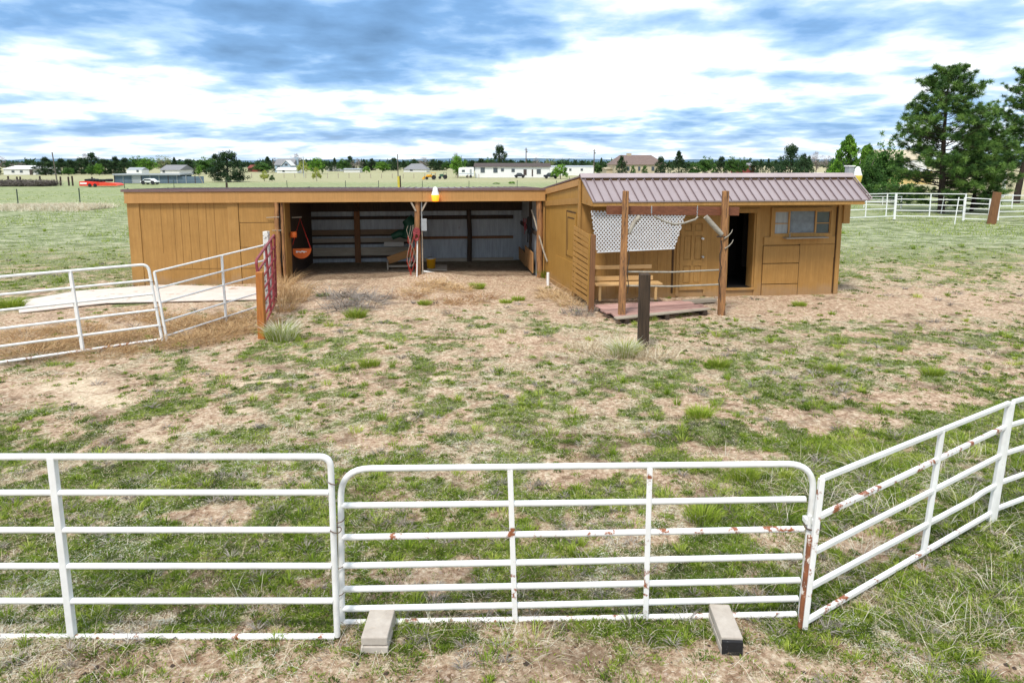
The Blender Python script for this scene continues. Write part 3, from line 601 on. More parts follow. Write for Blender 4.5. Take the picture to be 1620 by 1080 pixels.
mb = sm(); mb.tube([(s4+.19, -.02+.01*math.sin(i*2.), -.1+i*.31) for i in range(9)]+[(s4+.19, -.02, ZB-.005)], .045, 8, wob=.3); mb.build('corner_pole', 'polewood', shed)
mb = sm(); mb.box(s4+.105, s4+.145, -.03, .0, .5, ZB-.3); mb.build('split_board', 'darkwood', shed)
sm().tube([(s4-.25, -.09, S(430, 344)[1]), (s4+.13, -.13, S(430, 343)[1])], .012, 6).build('hook', 'oldwood', shed); sm().tube([(s4-.1, -.11, S(430, 364)[1]), (s4+.18, -.13, S(430, 364)[1])], .012, 6).build('hook', 'oldwood', shed)
# partition beside the left bay, side and back walls
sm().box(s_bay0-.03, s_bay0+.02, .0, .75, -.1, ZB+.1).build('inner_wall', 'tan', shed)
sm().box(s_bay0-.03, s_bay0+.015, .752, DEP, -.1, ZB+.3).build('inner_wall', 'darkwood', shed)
sm().box(-.02, .03, .03, DEP, -.1, 2.6).build('side_wall', 'tan', shed)
ZBK = ZT-.2
bw = sm().box(.03, SL+.2, DEP-.02, DEP+.02, -.05, ZBK).build('back_wall', 'tin', shed)
mb = sm(); mb.box(s_bay0, SL+.2, DEP-.20, DEP-.12, 1.86, ZBK-.01)
mb.build('top_plate', 'darkwood', shed)
def Sb(px, py, d=DEP-.08): return onwall(SF, px, py, d)
pL2, pR2 = s_bay0+.03, Sb(653, 400)[0]
for k_, (ya, yb, mt_) in enumerate(((342, 347, 'darkwood'), (363, 371, 'boardbrown'), (371.2, 373.5, 'darkwood'), (376.5, 383, 'oldwood'), (383.2, 386, 'darkwood'), (391, 404, 'boardpale'), (404.2, 408, 'darkwood'))):  # thin darkwood strips below the boards are their shadow lines, painted in
    sm().box(pL2, pR2, DEP-.10, DEP-.06, Sb(600, yb)[1], Sb(600, ya)[1]).build('wall_board_and_shadow', mt_, shed, .004)
mb = sm(); a = Sb(566, 380)[0]; mb.box(a-.1, a+.1, DEP-.2, DEP-.105, -.05, ZBK-.05); mb.build('back_post', 'brownwood', shed)
mb = sm(); a = Sb(742, 380)[0]; mb.tube([(a, DEP-.22, -.05), (a+.02, DEP-.22, 1), (a-.01, DEP-.22, 1.9)], .085, 9, wob=.1); mb.build('back_post', 'darkwood', shed)
for ya, yb, mt_ in ((341, 347, 'darkwood'), (374, 378, 'brownwood')):
    sm().box(pR2+.3, Sb(812, 380)[0], DEP-.09, DEP-.03, Sb(700, yb)[1], Sb(700, ya)[1]).build('girt', mt_, shed)
sm().box(pR2+.2, Sb(812, 380)[0], DEP-.12, DEP-.03, -.05, Sb(700, 409)[1]+.01).build('sill_board', 'oldwood', shed)
# divider post, braces, right jamb
mb = sm(); mb.tube([(s_post-.02, .02, -.1), (s_post, .0, .8), (s_post-.02, .0, 1.6), (s_post, 0, ZB+.1)], .085, 12, wob=.12); mb.build('front_post', 'polewood', shed)
for px0, px1 in ((650, 658), (675, 667)):
    a, b = S(px0, 321, -.08), S(px1, 334, -.08); MB(SF).beam((a[0], -.09, ZB-.01), (b[0], -.09, b[1]), .03, .05).build('brace', 'oldwood', shed)
mb = sm(); a = S(853, 400)[0]; mb.tube([(a+.03, .02, -.1), (a, .0, .9), (a+.03, .01, 1.7), (a-.02, 0, ZB)], .095, 12, wob=.12); mb.build('front_post', 'polewood', shed)
mb = sm(); mb.box(a+.12, SL-.03, -.02, .03, -.1, ZB+.05); mb.build('jamb_board', 'tan_trim', shed)
# right side wall of the right bay (tin with plywood kick boards)
SR = SL-.25
mb = sm(); mb.box(SR, SR+.03, .1, DEP, -.05, ZBK); mb.build('side_wall', 'tin', shed)
mb = sm(); mb.box(SR-.09, SR-.001, 1.3, 1.42, -.05, ZBK-.05); mb.build('side_post', 'darkwood', shed)
mb = sm(); mb.box(SR-.06, SR-.002, .12, DEP-.15, 1.35, 1.47); mb.build('girt', 'darkwood', shed)
sm().box(SR-.13, SR-.095, .25, 2.2, .12, .78).build('kick_board', 'ply', shed, .004)
sm().box(SR-.135, SR-.1, 1.9, DEP-.3, .08, .52).build('kick_board', 'ply', shed, .004)
# rafters
for i in range(12):
    s_ = s_bay0+.3+i*.72
    if s_ < SL-.4: sm().beam((s_, -.02, ZT-.13), (s_, DEP-.1, ZT-.27), .05, .14).build('rafter', 'darkwood', shed)
# ---- things in and on the shed
def lamp(px, py0, py1, F, d, label, lens, ztop):
    s_, z1 = onwall(F, px, py0, d); z0 = onwall(F, px, py1, d)[1]; H_ = z1-z0; base = F @ Vector((s_, d, z0))
    t = thing('barn_light', label, 'lamp', base, 'dusk to dawn barn lights')
    r = H_*.29
    mb = MB(Matrix.Translation(base)); mb.lathe([(r*.98, H_*.46), (r*.9, H_*.52), (r*.62, H_*.78), (r*.58, H_*.9), (r*.42, H_*.93), (r*.3, H_), (.001, H_*1.02)]); mb.build('housing', 'whitep', t)
    mb = MB(Matrix.Translation(base)); mb.lathe([(.001, 0), (r*.74, .0), (r*.8, H_*.05), (r, H_*.38), (r*.97, H_*.455)]); mb.build('lens', lens, t)
    mb = MB(Matrix.Translation(base)); n_ = F.to_3x3() @ Vector((0, 1, 0)); mb.tube([Vector((0, 0, H_*.8)), n_*(-d-.05 if d < -.15 else .15)+Vector((0, 0, H_*.8))], .02, 8); mb.build('bracket', 'metalgrey', t)
    return t, base
lt, lb = lamp(688.5, 296, 318.5, SF, -.24, 'lit amber barn light on the fascia above the shed divider post', 'lampglow', 0)
pt = bpy.data.objects.new('lamp_light', bpy.data.lights.new('lamp_light', 'POINT')); col.objects.link(pt); pt.location = lb+Vector((.02, -.02, .1)); pt.data.energy = 16; pt.data.color = (1, .25, .02); pt.data.shadow_soft_size = .1
pt.parent = lt; pt.matrix_parent_inverse = lt.matrix_basis.inverted()
# orange hanging scoop
d = 1.0; c = onwall(SF, 477, 393, d); a0 = onwall(SF, 461, 393, d)[0]; a1 = onwall(SF, 492.5, 393, d)[0]; rr = (a1-a0)/2; zt = onwall(SF, 476, 346, d)[1]; cx_ = (a0+a1)/2
t = thing('feed_scoop', 'half round orange feed pan hanging on red straps inside the left bay', 'feed pan', SF @ Vector((cx_, d, c[1]-rr)))
mb = sm(); mb.prism([(cx_+rr*math.cos(a), d-.05, c[1]+rr*math.sin(a)*1.05) for a in [math.pi+math.pi*i/18 for i in range(19)]], (0, .13, 0)); mb.build('pan', 'orangep', t, .012)
mb = sm(); mb.tube([(a0+.01, d-.04, c[1]), (cx_, d, zt), (a1-.01, d-.04, c[1])], .018, 6); mb.build('strap', 'redp', t)
mb = sm(); mb.tube([(s_bay0+.02, d, zt+.04), (cx_+.05, d, zt+.05)], .022, 8); mb.build('hanging_bar', 'oldwood', t)
mb = sm()
for q in range(6): mb.box(cx_-.16+q*.055, cx_-.16+(q+1)*.055, d-.055, d-.0502, c[1]-.13+.02*(q % 2), c[1]-.07-.01*(q % 3))
mb.build('worn_print', 'whitep', t)
t = MB(SF).lathe([(.001, 0), (.09, 0), (.1, .04), (.1, .15), (.08, .18), (.001, .18)], (s_bay0+.16, .45, S(458, 376, .4)[1])).build('plastic_jug', 'orangep'); tag(t, 'small orange jug hooked to the inner wall beside the feed pan', 'jug')
# yellow bucket
p = G(681, 429, .04); t = thing('bucket', 'yellow plastic bucket with grey lid beside the shed divider post', 'bucket', (p.x, p.y+.2, .05))
fr_ = Matrix.Translation((p.x, p.y+.2, .06)); MB(fr_).lathe([(.001, 0), (.13, 0), (.155, .35), (.165, .35), (.165, .38), (.145, .38), (.12, .03), (.001, .03)]).build('pail', 'yellowp', t)
MB(fr_ @ Matrix.Rotation(.12, 4, 'X')).lathe([(.001, .40), (.15, .40), (.15, .42), (.001, .425)]).build('lid', 'metalgrey', t)
# electrical box and conduit on the post
t = thing('electrical_box', 'grey electrical box with conduit beside the shed divider post', 'electrical box', SF @ Vector((s_post+.14, -.1, 0)))
a = S(670, 350, -.05)
sm().box(a[0]-.07, a[0]+.10, -.10, -.0, S(670, 365)[1], S(670, 346)[1]).build('box', 'metalgrey', t, .008)
sm().tube([(a[0]-.05, -.03, -.05), (a[0]-.05, -.03, S(670, 365)[1])], .02, 8).build('conduit', 'oldwood', t)
sm().tube([(a[0]-.05, -.03, S(670, 346)[1]), (a[0]-.05, -.03, ZB-.02)], .02, 8).build('conduit', 'metalgrey', t)
# tangle hanging on the post
t = thing('hanging_halters', 'red and white halters and ropes hanging on the shed divider post', 'halters', SF @ Vector((s_post-.2, -.15, 1.2)))
def rope(F, pts, r=.012, wob=.02): return [(x+random.uniform(-wob, wob), y+random.uniform(-wob, wob), z+random.uniform(-wob, wob)) for x, y, z in pts]
mb = sm(); zc_ = S(660, 368)[1]; s0_ = s_post-.02
for q in range(5):
    mb.tube([(s0_+.10*math.cos(a)*(1-.1*q)-.02, -.13-.015*q, zc_+.16*math.sin(a)*(1-.08*q)-.03*q) for a in [i*math.pi/7 for i in range(15)]], .018, 6)
mb.build('red_coil', 'redpipe', t)
mb = sm()
for q in range(4):
    x0 = s0_-.12-.05*q; mb.tube(rope(SF, [(x0+.05*math.sin(i*1.3+q), -.12-.02*q, zc_+.25-i*.16) for i in range(9)]), .007, 5)
mb.build('pale_rope', 'oldwood', t)
mb = sm()
for q in range(4):
    x0 = s0_-.10-.06*q; mb.tube(rope(SF, [(x0+.06*math.sin(i*1.1+q*2), -.10-.02*q, zc_-.1-i*.15) for i in range(9)]), .008, 5)
mb.build('red_rope', 'redp', t)
sm().tube([(s_post-.06, -.14, -.02), (s_post-.02, -.12, S(660, 380)[1])], .022, 7).build('white_pole', 'whitep', t)
# green wheelbarrow tub, board, planks, hose
c0 = onwall(SF, 632, 356, 2.6); c1 = onwall(SF, 648, 372, 2.6)
t = thing('green_tub', 'dark green plastic tub tipped up against the back boards in left bay', 'tub', SF @ Vector((c1[0], 2.7, .9)))
mb = sm(); cc = Vector((c1[0], 2.9, (c0[1]+c1[1])/2)); mb.tube([cc+Vector((-.1, 0, .38)), cc+Vector((.05, 0, .2)), cc+Vector((.08, 0, -.05)), cc+Vector((.0, 0, -.3))], .20, 14, .40); mb.build('tub', 'greenp', t)
mb = sm(); mb.tube([cc+Vector((-.62, -.1, -.25)), cc+Vector((-.35, -.1, -.13)), cc+Vector((-.05, -.1, -.2))], .11, 10, .16); mb.build('lip', 'greenp', t)
a = onwall(SF, 608, 389, 3.6); b = onwall(SF, 639, 389, 3.6)
t = tag(sm().box(a[0], b[0], 3.55, 3.6, onwall(SF, 620, 389.5, 3.6)[1], onwall(SF, 620, 382.5, 3.6)[1]).build('pale_board', 'oldwood', None, .004), 'short pale board leaning low on the left bay back wall', 'board')
M['paleboard'] = mat('pale_painted_board', (.50, .48, .43), (.40, .38, .34), 4, .8, .2); t.data.materials[0] = M['paleboard']
t = thing('plank_trough', 'tilted wooden plank trough on the ground left of the shed divider post', 'trough', G(640, 420, .1))
a = SF.inverted() @ G(612, 424, .12); b = SF.inverted() @ G(655, 412, .2)
mb = sm(); mb.beam((a.x, a.y+.5, .30), (b.x+.1, b.y-.2, .58), .05, .26); mb.build('plank', 'ply', t, .004)
mb = sm(); mb.beam((a.x, a.y+.5, .22), (a.x+.02, a.y+.1, .14), .05, .24); mb.build('end_plank', 'oldwood', t, .004)
mb = sm(); mb.beam((a.x+.05, a.y+.3, .14), (a.x+.9, a.y+.2, .16), .18, .05); mb.build('base_plank', 'oldwood', t, .004)
mb = MB(); P_ = [G(670, 430, .12), G(684, 432, .1), G(697, 434, .08), G(703, 438, .06)]; mb.tube([p+Vector((0, 0, .02)) for p in P_], .03, 8)
tag(mb.build('white_pipe', 'whitep'), 'short white plastic pipe lying in front of the yellow bucket', 'pipe')
p = G(697, 428, .05); t = tag(MB().prism([(p.x-.45, p.y-.1, .08), (p.x+.25, p.y-.25, .08), (p.x+.15, p.y+.7, .12), (p.x-.35, p.y+.7, .12)], (0, 0, .03)).build('ground_board', 'oldwood', None, .004), 'weathered flat board on the floor behind the white pipe', 'board')
# leaning pole and hanging tools at the right bay
a = onwall(SF, 841, 332, .3); b = onwall(SF, 866, 414, -.35)
tag(MB(SF).tube([(a[0], .25, a[1]), (b[0]-.1, -.25, b[1]+.3), (b[0], -.33, b[1])], .028, 8).build('leaning_pole', 'oldwood'), 'long pale pole leaning across the right jamb of the shed', 'pole')
t = thing('hanging_tack', 'dark tack and red strap hanging on the tin side wall inside right bay', 'tack', SF @ Vector((SR-.2, 2., 1.5)))
mb = sm()
for q in range(3): mb.tube(rope(SF, [(SR-.16, 1.6+q*.25+.05*math.sin(i), 1.75-i*.09) for i in range(5+q)]), .013, 6)
mb.build('strap', 'redpipe', t)
mb = sm()
for q in range(4): mb.tube(rope(SF, [(SR-.14, .7+q*.2+.1*math.sin(i*.8), 1.85-i*.12) for i in range(5+q)]), .02, 6)
mb.build('harness', 'black', t)
# white pipe stub
p = G(867, 450, .02); tag(MB().tube([(p.x, p.y, -.03), (p.x, p.y, .38)], .045, 12).build('pipe_stub', 'whitep'), 'white upright plastic pipe stub by the corner where shed meets cabin', 'pipe')
# ------------------------------------------------------------------ the tack cabin
CA, CB, CC = Vector((1.05, 21.3, 0)), Vector((1.80, 17.95, 0)), Vector((9.10, 18.85, 0))
CF = frame(CB[:2], CC[:2]); CW = (CC-CB).length; Wc = lambda px, py, d=0.: onwall(CF, px, py, d)
CI = CF.inverted(); aL = CI @ CA; CDd = Vector((aL.x+CW, aL.y, 0))
cab = thing('tack_cabin', 'tan wooden cabin with mauve metal porch roof, window and two doorways', 'cabin', CF @ Vector((CW/2, 0, 0)))
def cm(): return MB(CF)
ZR = 3.27; ZE = 2.66; OV = .98; ZWALL = 3.2
z_b = -.08
dl, dr = Wc(1150, 400)[0], Wc(1194, 400)[0]; ztd = Wc(1170, 337)[1]; zbd = Wc(1170, 455)[1]
wx0, wx1 = Wc(1225, 350)[0], Wc(1313, 350)[0]; wz0, wz1 = Wc(1260, 369)[1], Wc(1260, 334)[1]
# front wall in pieces round the doorway and window
mb = cm(); mb.box(0, dl, 0, .06, z_b, ZWALL); mb.box(dl, dr, 0, .06, ztd, ZWALL); mb.box(dl, dr, 0, .06, z_b, zbd)
mb.box(dr, wx0, 0, .06, z_b, ZWALL); mb.box(wx0, wx1, 0, .06, z_b, wz0); mb.box(wx0, wx1, 0, .06, wz1, ZWALL); mb.box(wx1, CW, 0, .06, z_b, ZWALL)
fw = mb.build('front_wall', 'tan', cab)
mb = cm()
for pxk in (1006, 1018, 960, 975, 990, 1040, 1055): a = Wc(pxk, 420)[0]; mb.box(a-.004, a+.004, -.003, -.001, .1, 2.2)
mb.build('board_joints', 'groove', fw)
# side wall facing the shed yard
SW = frame(CB[:2], CA[:2]); swl = (CA-CB).length
def wm(): return MB(SW)
def Ws(px, py): return onwall(SW, px, py)
mb = wm(); mb.prism([(0, 0, -.25), (swl+.6, 0, -.25), (swl+.6, 0, 2.76), (swl, 0, 2.80), (.03, 0, 3.22), (0, 0, 3.22)], (0, -.05, 0)); mb.build('side_wall', 'tan_side', cab)
mb = wm(); mb.beam((.05, .03, 3.10), (swl-.02, .03, 2.72), .03, .17, up=(0, 0, 1)); mb.build('rake_board', 'tan_fascia', cab)
a, b = Ws(917, 323)[1], Ws(866, 320)[1]
mb = wm(); mb.beam((.05, .03, 2.62), (swl-.1, .03, 2.36), .03, .16); mb.build('trim_board', 'tan_trim', cab)
mb = wm(); mb.box(-.04, .09, .0, .045, -.2, 3.15); mb.build('corner_board', 'tan_trim', cab, .004)
mb = wm(); x0, x1 = .32, 1.12
mb.box(x0, x1, .0, .03, 1.06, 2.26); hat = mb.build('side_shutter', 'tan_side', cab, .004)
mb = wm(); mb.box(x0-.015, x1+.015, .028, .034, 2.26, 2.30); mb.box(x1-.02, x1+.02, .028, .034, 1.02, 2.28); mb.box(x0+.1, x1-.1, .031, .036, 2.10, 2.13); mb.box(x1-.13, x1-.1, .031, .036, 1.2, 2.12); mb.build('shadow_gap', 'gap', hat)
mb = wm(); mb.box(.2, 2.2, .001, .02, .05, .9); mb.build('patch_board', 'tan_side', cab, .003)
mb = wm(); mb.box(.2, swl, .0, .05, -.25, .12); mb.build('skirt_board', 'tan_trim', cab, .004)
for (x_, z0_) in ((.18, .3),): pass
# far side and back walls, floor and dark lining
mb = cm(); mb.prism([(CW-.05, .06, z_b), (CW-.05, aL.y, z_b), (CW-.05, aL.y, 2.78), (CW-.05, .06, 3.2)], (.05, 0, 0)); mb.build('side_wall', 'tan', cab)
mb = cm(); mb.box(aL.x, CW, aL.y, aL.y+.05, z_b, 2.8); mb.build('back_wall', 'tan', cab)
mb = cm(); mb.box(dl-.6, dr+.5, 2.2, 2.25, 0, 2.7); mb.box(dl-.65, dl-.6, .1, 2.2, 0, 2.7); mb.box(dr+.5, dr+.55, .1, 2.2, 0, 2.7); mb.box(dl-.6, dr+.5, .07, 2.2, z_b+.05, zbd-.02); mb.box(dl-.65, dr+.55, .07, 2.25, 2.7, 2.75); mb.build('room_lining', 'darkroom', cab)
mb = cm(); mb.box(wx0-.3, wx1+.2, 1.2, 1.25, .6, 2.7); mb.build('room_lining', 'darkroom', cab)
# roof: rear slope and porch slope meeting over the front wall
RX0, RX1 = 0.0, Wc(1347, 278, .0)[0]
ER = onwall(CF, 1378, 315, -OV)[0]; EL = onwall(CF, 938, 318, -OV)[0]
zl_ = ZR
P = lambda x, y, z: (x, y, z)
mb = cm(); th = .035
mb.add([P(RX0-.02, 0, ZR), P(RX1, 0, ZR), P(ER, -OV, ZE), P(EL, -OV, ZE), P(RX0-.02, 0, ZR-th), P(RX1, 0, ZR-th), P(ER, -OV, ZE-th), P(EL, -OV, ZE-th)],
       [(0, 1, 2, 3), (7, 6, 5, 4), (0, 4, 5, 1), (1, 5, 6, 2), (2, 6, 7, 3), (3, 7, 4, 0)])
rf = mb.build('porch_roof', 'roof', cab)
mb = cm(); nr = 33
for i in range(nr+1):
    f_ = (i+.25)/(nr+.5); xt = RX0+(RX1-RX0)*f_; xe_ = EL+(ER-EL)*f_
    mb.beam((xt, -.04, ZR+.003), (xe_, -OV-.015, ZE+.008), .015, .03)
mb.build('ribs', 'roof_rib', rf)
mb = cm(); mb.add([P(aL.x-.08, aL.y+.5, 2.80), P(aL.x+CW+.5, aL.y+.5, 2.80), P(RX1, 0, ZR), P(RX0-.04, 0, ZR), P(aL.x-.08, aL.y+.5, 2.76), P(aL.x+CW+.5, aL.y+.5, 2.76), P(RX1, 0, ZR-.04), P(RX0-.04, 0, ZR-.04)],
       [(0, 1, 2, 3), (7, 6, 5, 4), (0, 4, 5, 1), (1, 5, 6, 2), (2, 6, 7, 3), (3, 7, 4, 0)]); mb.build('rear_roof', 'roof_shed', cab)
mb = cm(); mb.prism([(RX0-.03, .16, ZR-.01), (RX0-.03, 0, ZR+.065), (RX0-.03, -.17, ZR-.035), (RX0-.03, -.172, ZR-.05), (RX0-.03, 0, ZR+.045), (RX0-.03, .16, ZR-.03)], (RX1-RX0+.05, 0, 0)); rc = mb.build('ridge_cap', 'ridge', rf)
mb = cm(); mb.beam((RX1+.012, -.02, ZR+.025), (ER+.012, -OV-.02, ZE+.025), .02, .035); mb.build('rake_trim', 'ridge', rf)
mb = cm()  # row of dark dashes between the ribs, below the ridge cap
for i in range(nr): f_ = (i+.75)/(nr+.5); xt = RX0+(RX1-RX0)*f_; mb.box(xt-.075, xt+.075, -.195, -.18, ZR-.118, ZR-.068)
mb.build('ridge_dashes', 'gap', rf)
mb = cm(); mb.beam((EL+.01, -OV+.04, ZE-.085), (ER-.15, -OV+.04, ZE-.085), .04, .10); mb.build('eave_board', 'tan_trim', cab, .004)
mb = cm(); mb.prism([(EL-.01, -OV+.06, ZE-.04), (EL-.01, -OV+.06, ZE-.13), (.02, -.02, ZE-.10), (.02, -.02, ZR-.06)], (.03, 0, 0)); mb.build('porch_gable', 'tan_trim', cab)
mb = cm(); mb.beam((.04, -OV/2, ZE-.02), (CW+.2, -OV/2, ZE-.02), .05, .09); mb.build('purlin', 'tan', cab)
# far gable brackets under the right overhang
mb = cm(); mb.box(CW+.01, CW+.2, -.1, .05, 1.95, 2.62); mb.build('corner_bracket', 'tan_trim', cab, .004)
# door
d0, d1 = Wc(1075, 400)[0], Wc(1114, 400)[0]; dt, db = Wc(1095, 345)[1], Wc(1095, 458)[1]
mb = cm(); mb.box(d0-.09, d0-.002, -.03, 0, z_b+.1, dt+.1); mb.box(d1+.002, d1+.08, -.03, 0, z_b+.1, dt+.1); mb.box(d0, d1, -.03, 0, dt, dt+.1); mb.build('door_frame', 'tan_trim', cab, .004)
door = cm().box(d0, d1, -.022, -.001, db, dt).build('door', 'tan_trim', cab)
dw = d1-d0; dh = dt-db; X = lambda f: d0+dw*f; Zq = lambda f: db+dh*f; mb = cm()
for xa, xb, za, zb_ in ((0, .13, 0, 1), (.87, 1, 0, 1), (.44, .56, .09, .93), (.13, .87, 0, .09), (.13, .87, .34, .42), (.13, .87, .76, .82), (.13, .87, .93, 1)):
    mb.box(X(xa), X(xb), -.045, -.0215, Zq(za), Zq(zb_))
mb.build('stiles_and_rails', 'tan_trim', door)
for xa, xb in ((.13, .44), (.56, .87)):
    for za, zb_ in ((.09, .34), (.42, .76), (.82, .93)):
        cm().box(X(xa)+.03, X(xb)-.03, -.036, -.0215, Zq(za)+.03, Zq(zb_)-.03).build('raised_panel', 'tan_trim', door, .006)
for py in (377, 406):
    s_, z_ = Wc(1110, py); MB(CF @ Matrix.Translation((s_, -.046, z_)) @ Matrix.Rotation(R(90), 4, 'X')).lathe([(.03, 0), (.03, .01), (.012, .015), (.012, .04), (.03, .05), (.033, .065), (.02, .08), (.001, .082)], n=12).build('knob', 'whitep' if py < 390 else 'metalgrey', door)
cm().box(Wc(1063, 400)[0], Wc(1066, 400)[0], -.012, 0, .1, 2.35).build('batten', 'gap', cab)
# trim round the open doorway, corner boards and cladding at right
mb = cm(); mb.box(dl-.09, dl, -.03, .0, zbd-.1, ztd+.12); mb.box(dr, dr+.1, -.03, 0, zbd-.35, ztd+.12); mb.box(dl, dr, -.03, 0, ztd, ztd+.12); mb.build('doorway_trim', 'tan_trim', cab, .004)
mb = cm(); mb.box(dl, dl+.03, -.0, .1, zbd, ztd); mb.box(dr-.05, dr, .0, .35, zbd, ztd); mb.build('door_jamb', 'tan', cab)
mb = cm(); mb.box(dl-.02, dr+.02, -.05, .06, zbd-.06, zbd); mb.build('threshold', 'tan_trim', cab, .004)
ca, cb_ = Wc(1207, 400)[0], Wc(1264, 400)[0]
zs = [z_b]+[Wc(1235, p)[1] for p in (449, 416.5, 388)]
mb = cm()
for a, b in zip(zs[:-1], zs[1:]): mb.box(ca, cb_-.01, -.034, -.0, a+.012, b-.010)
mb.build('cladding_boards', 'tan', cab, .006)
cm().box(ca-.01, cb_, -.008, -.0, z_b+.02, Wc(1235, 388)[1]).build('shadow_gap', 'gap', cab)
zlo = Wc(1290, 386)[1]
mb = cm(); mb.box(ca, CW-.16, -.034, 0, zlo+.005, wz0-.09); mb.build('belt_board', 'tan_trim', cab, .004)
mb = cm(); mb.box(cb_, cb_+.10, -.03, -.0, z_b+.04, zlo); mb.box(cb_+.10, CW-.15, -.024, -.0, z_b+.04, zlo-.01)
mb.build('wall_panel', 'tan', cab, .004)
mb = cm(); mb.box(cb_+.13, CW-.17, -.045, -.025, z_b+.0, z_b+.06); mb.build('bottom_batten', 'tan_trim', cab)
mb = cm(); mb.box(CW-.115, CW+.01, -.05, -.0, z_b, 2.6); mb.build('corner_board', 'tan_trim', cab, .004)
mb = cm(); mb.box(CW-.145, CW-.12, -.03, -.0, z_b+.1, 2.4); mb.box(CW-.16, CW-.145, -.04, 0, z_b+.1, 1.0); mb.build('shadow_gap', 'gap', cab)
mb = cm(); mb.box(cb_-.012, cb_-.001, -.036, -.0, z_b+.04, zlo); mb.build('shadow_gap', 'gap', cab)
# window
mb = cm(); mb.box(wx0-.11, wx0, -.045, 0, wz0-.09, wz1+.10); mb.box(wx1, wx1+.06, -.045, 0, wz0-.09, wz1+.10); mb.box(wx0, wx1, -.045, 0, wz1, wz1+.10); mb.box(wx0, wx1, -.045, 0, wz0-.09, wz0)
win = mb.build('window', 'tan_trim', cab, .004)
m1, m2 = Wc(1248, 350)[0], Wc(1290, 350)[0]
mb = cm()
for a in (m1, m2): mb.box(a-.022, a+.022, -.03, .03, wz0, wz1)
mb.box(wx0, wx0+.02, -.02, .03, wz0, wz1); mb.box(wx1-.02, wx1, -.02, .03, wz0, wz1); mb.box(wx0+.02, m1-.022, -.02, .03, wz1-.02, wz1); mb.box(m2+.022, wx1-.02, -.02, .03, wz1-.02, wz1)
zm = (wz0+wz1)/2-.03; mb.box(wx0+.02, m1-.022, -.012, .02, zm-.012, zm+.012); mb.box(m2+.022, wx1-.02, -.012, .02, zm-.012, zm+.012); mb.box(m1+.022, m2-.022, -.028, .03, wz0, wz0+.012)
mb.build('window_frame', 'tan_fascia', win)
cm().box(m1+.022, m2-.022, .006, .016, wz0, wz1).build('pane', 'frost', win)
cm().box(wx0+.02, m1-.022, .006, .016, wz0, wz1).build('pane', 'curtain', win)
cm().box(m2+.022, wx1-.02, .006, .016, wz0, wz1).build('pane', 'glass', win)
sx0, sx1 = Wc(1238, 378)[0], Wc(1303, 378)[0]
mb = cm(); mb.beam((sx0-.02, -.14, wz0-.115), (sx1, -.14, wz0-.105), .22, .03); mb.build('sill_shelf', 'oldwood', win, .004)
mb = cm(); mb.tube([(sx0+.12, -.14, wz0-.09), (sx0+.14, -.14, wz0-.04), (sx0+.12, -.12, wz0-.0), (sx0+.17, -.14, wz0+.05)], .02, 7, .012, wob=.3); tag(mb.build('small_driftwood', 'branch'), 'small twisted driftwood piece standing on the window shelf', 'ornament')
# lamp and vent at the right end of the ridge
lamp(1357.5, 264, 289, CF, .55, 'unlit yellow barn light behind the right end of the cabin roof', 'lampyellow', 0)
s_, z_ = Wc(1344, 277, .35)
t = thing('vent_box', 'small grey metal box on the right end of the cabin ridge', 'vent box', CF @ Vector((s_, .35, z_)))
cm().box(s_-.09, s_+.07, .25, .45, z_-.15, onwall(CF, 1344, 264, .35)[1]).build('box', 'metalgrey', t, .01)
cm().box(s_-.11, s_+.09, .23, .47, onwall(CF, 1344, 264, .35)[1]+.002, onwall(CF, 1344, 262.5, .35)[1]+.01).build('cap', 'whitep', t, .004)
# ------------------------------------------------------------------ porch things
# lattice
LFm = CF @ Matrix.Translation((0, -.80, 0)); La = [onwall(CF, *p, -.80) for p in ((935, 333.5), (1085, 338), (1067, 393), (944, 399))]
def inpoly(p, poly):
    c = False; n = len(poly)
    for i in range(n):
        (x1, y1), (x2, y2) = poly[i], poly[(i+1) % n]
        if (y1 > p[1]) != (y2 > p[1]) and p[0] < (x2-x1)*(p[1]-y1)/(y2-y1)+x1: c = not c
    return c
def clip(p, d):           # segment of the line p + t d inside the lattice outline
    ts = []; n = len(La)
    for i in range(n):
        a, b = La[i], La[(i+1) % n]; ex, ey = b[0]-a[0], b[1]-a[1]; den = d[0]*ey-d[1]*ex
        if abs(den) < 1e-9: continue
        t_ = ((a[0]-p[0])*ey-(a[1]-p[1])*ex)/den; u_ = ((a[0]-p[0])*d[1]-(a[1]-p[1])*d[0])/den
        if -1e-6 <= u_ <= 1+1e-6: ts.append(t_)
    return (min(ts), max(ts)) if len(ts) >= 2 else None
t = thing('lattice_panel', 'white diagonal lattice panel hung under the porch eave above the bench', 'lattice', CF @ Vector((1.2, -.8, 1.4)))
for sgn, yy in ((1, 0.), (-1, .007)):
    mb = MB(LFm); dd = (math.cos(R(50)), sgn*math.sin(R(50))); c_ = -4
    while c_ < 6:
        r_ = clip((c_, 1.7), dd)
        if r_ and r_[1]-r_[0] > .03: mb.beam((c_+dd[0]*r_[0], yy, 1.7+dd[1]*r_[0]), (c_+dd[0]*r_[1], yy, 1.7+dd[1]*r_[1]), .029, .006, up=(0, 1, 0))
        c_ += .088
    mb.build('lattice_strips', 'lattice', t)
mb = MB(LFm)
for i in range(4):
    a, b = La[i], La[(i+1) % 4]
    if i in (2,): mb.beam((a[0], -.006, a[1]), (b[0], -.006, b[1]), .03, .008, up=(0, 1, 0))
mb.build('edge_strip', 'lattice', t)
mb = MB(LFm); mb.tube([(La[0][0]+.06, 0, La[0][1]), (La[0][0]+.03, -.05, ZE-.15)], .006, 5); mb.tube([(La[1][0]-.3, 0, La[1][1]), (La[1][0]-.32, -.05, ZE-.15)], .006, 5); mb.build('hanging_wire', 'wire', t)
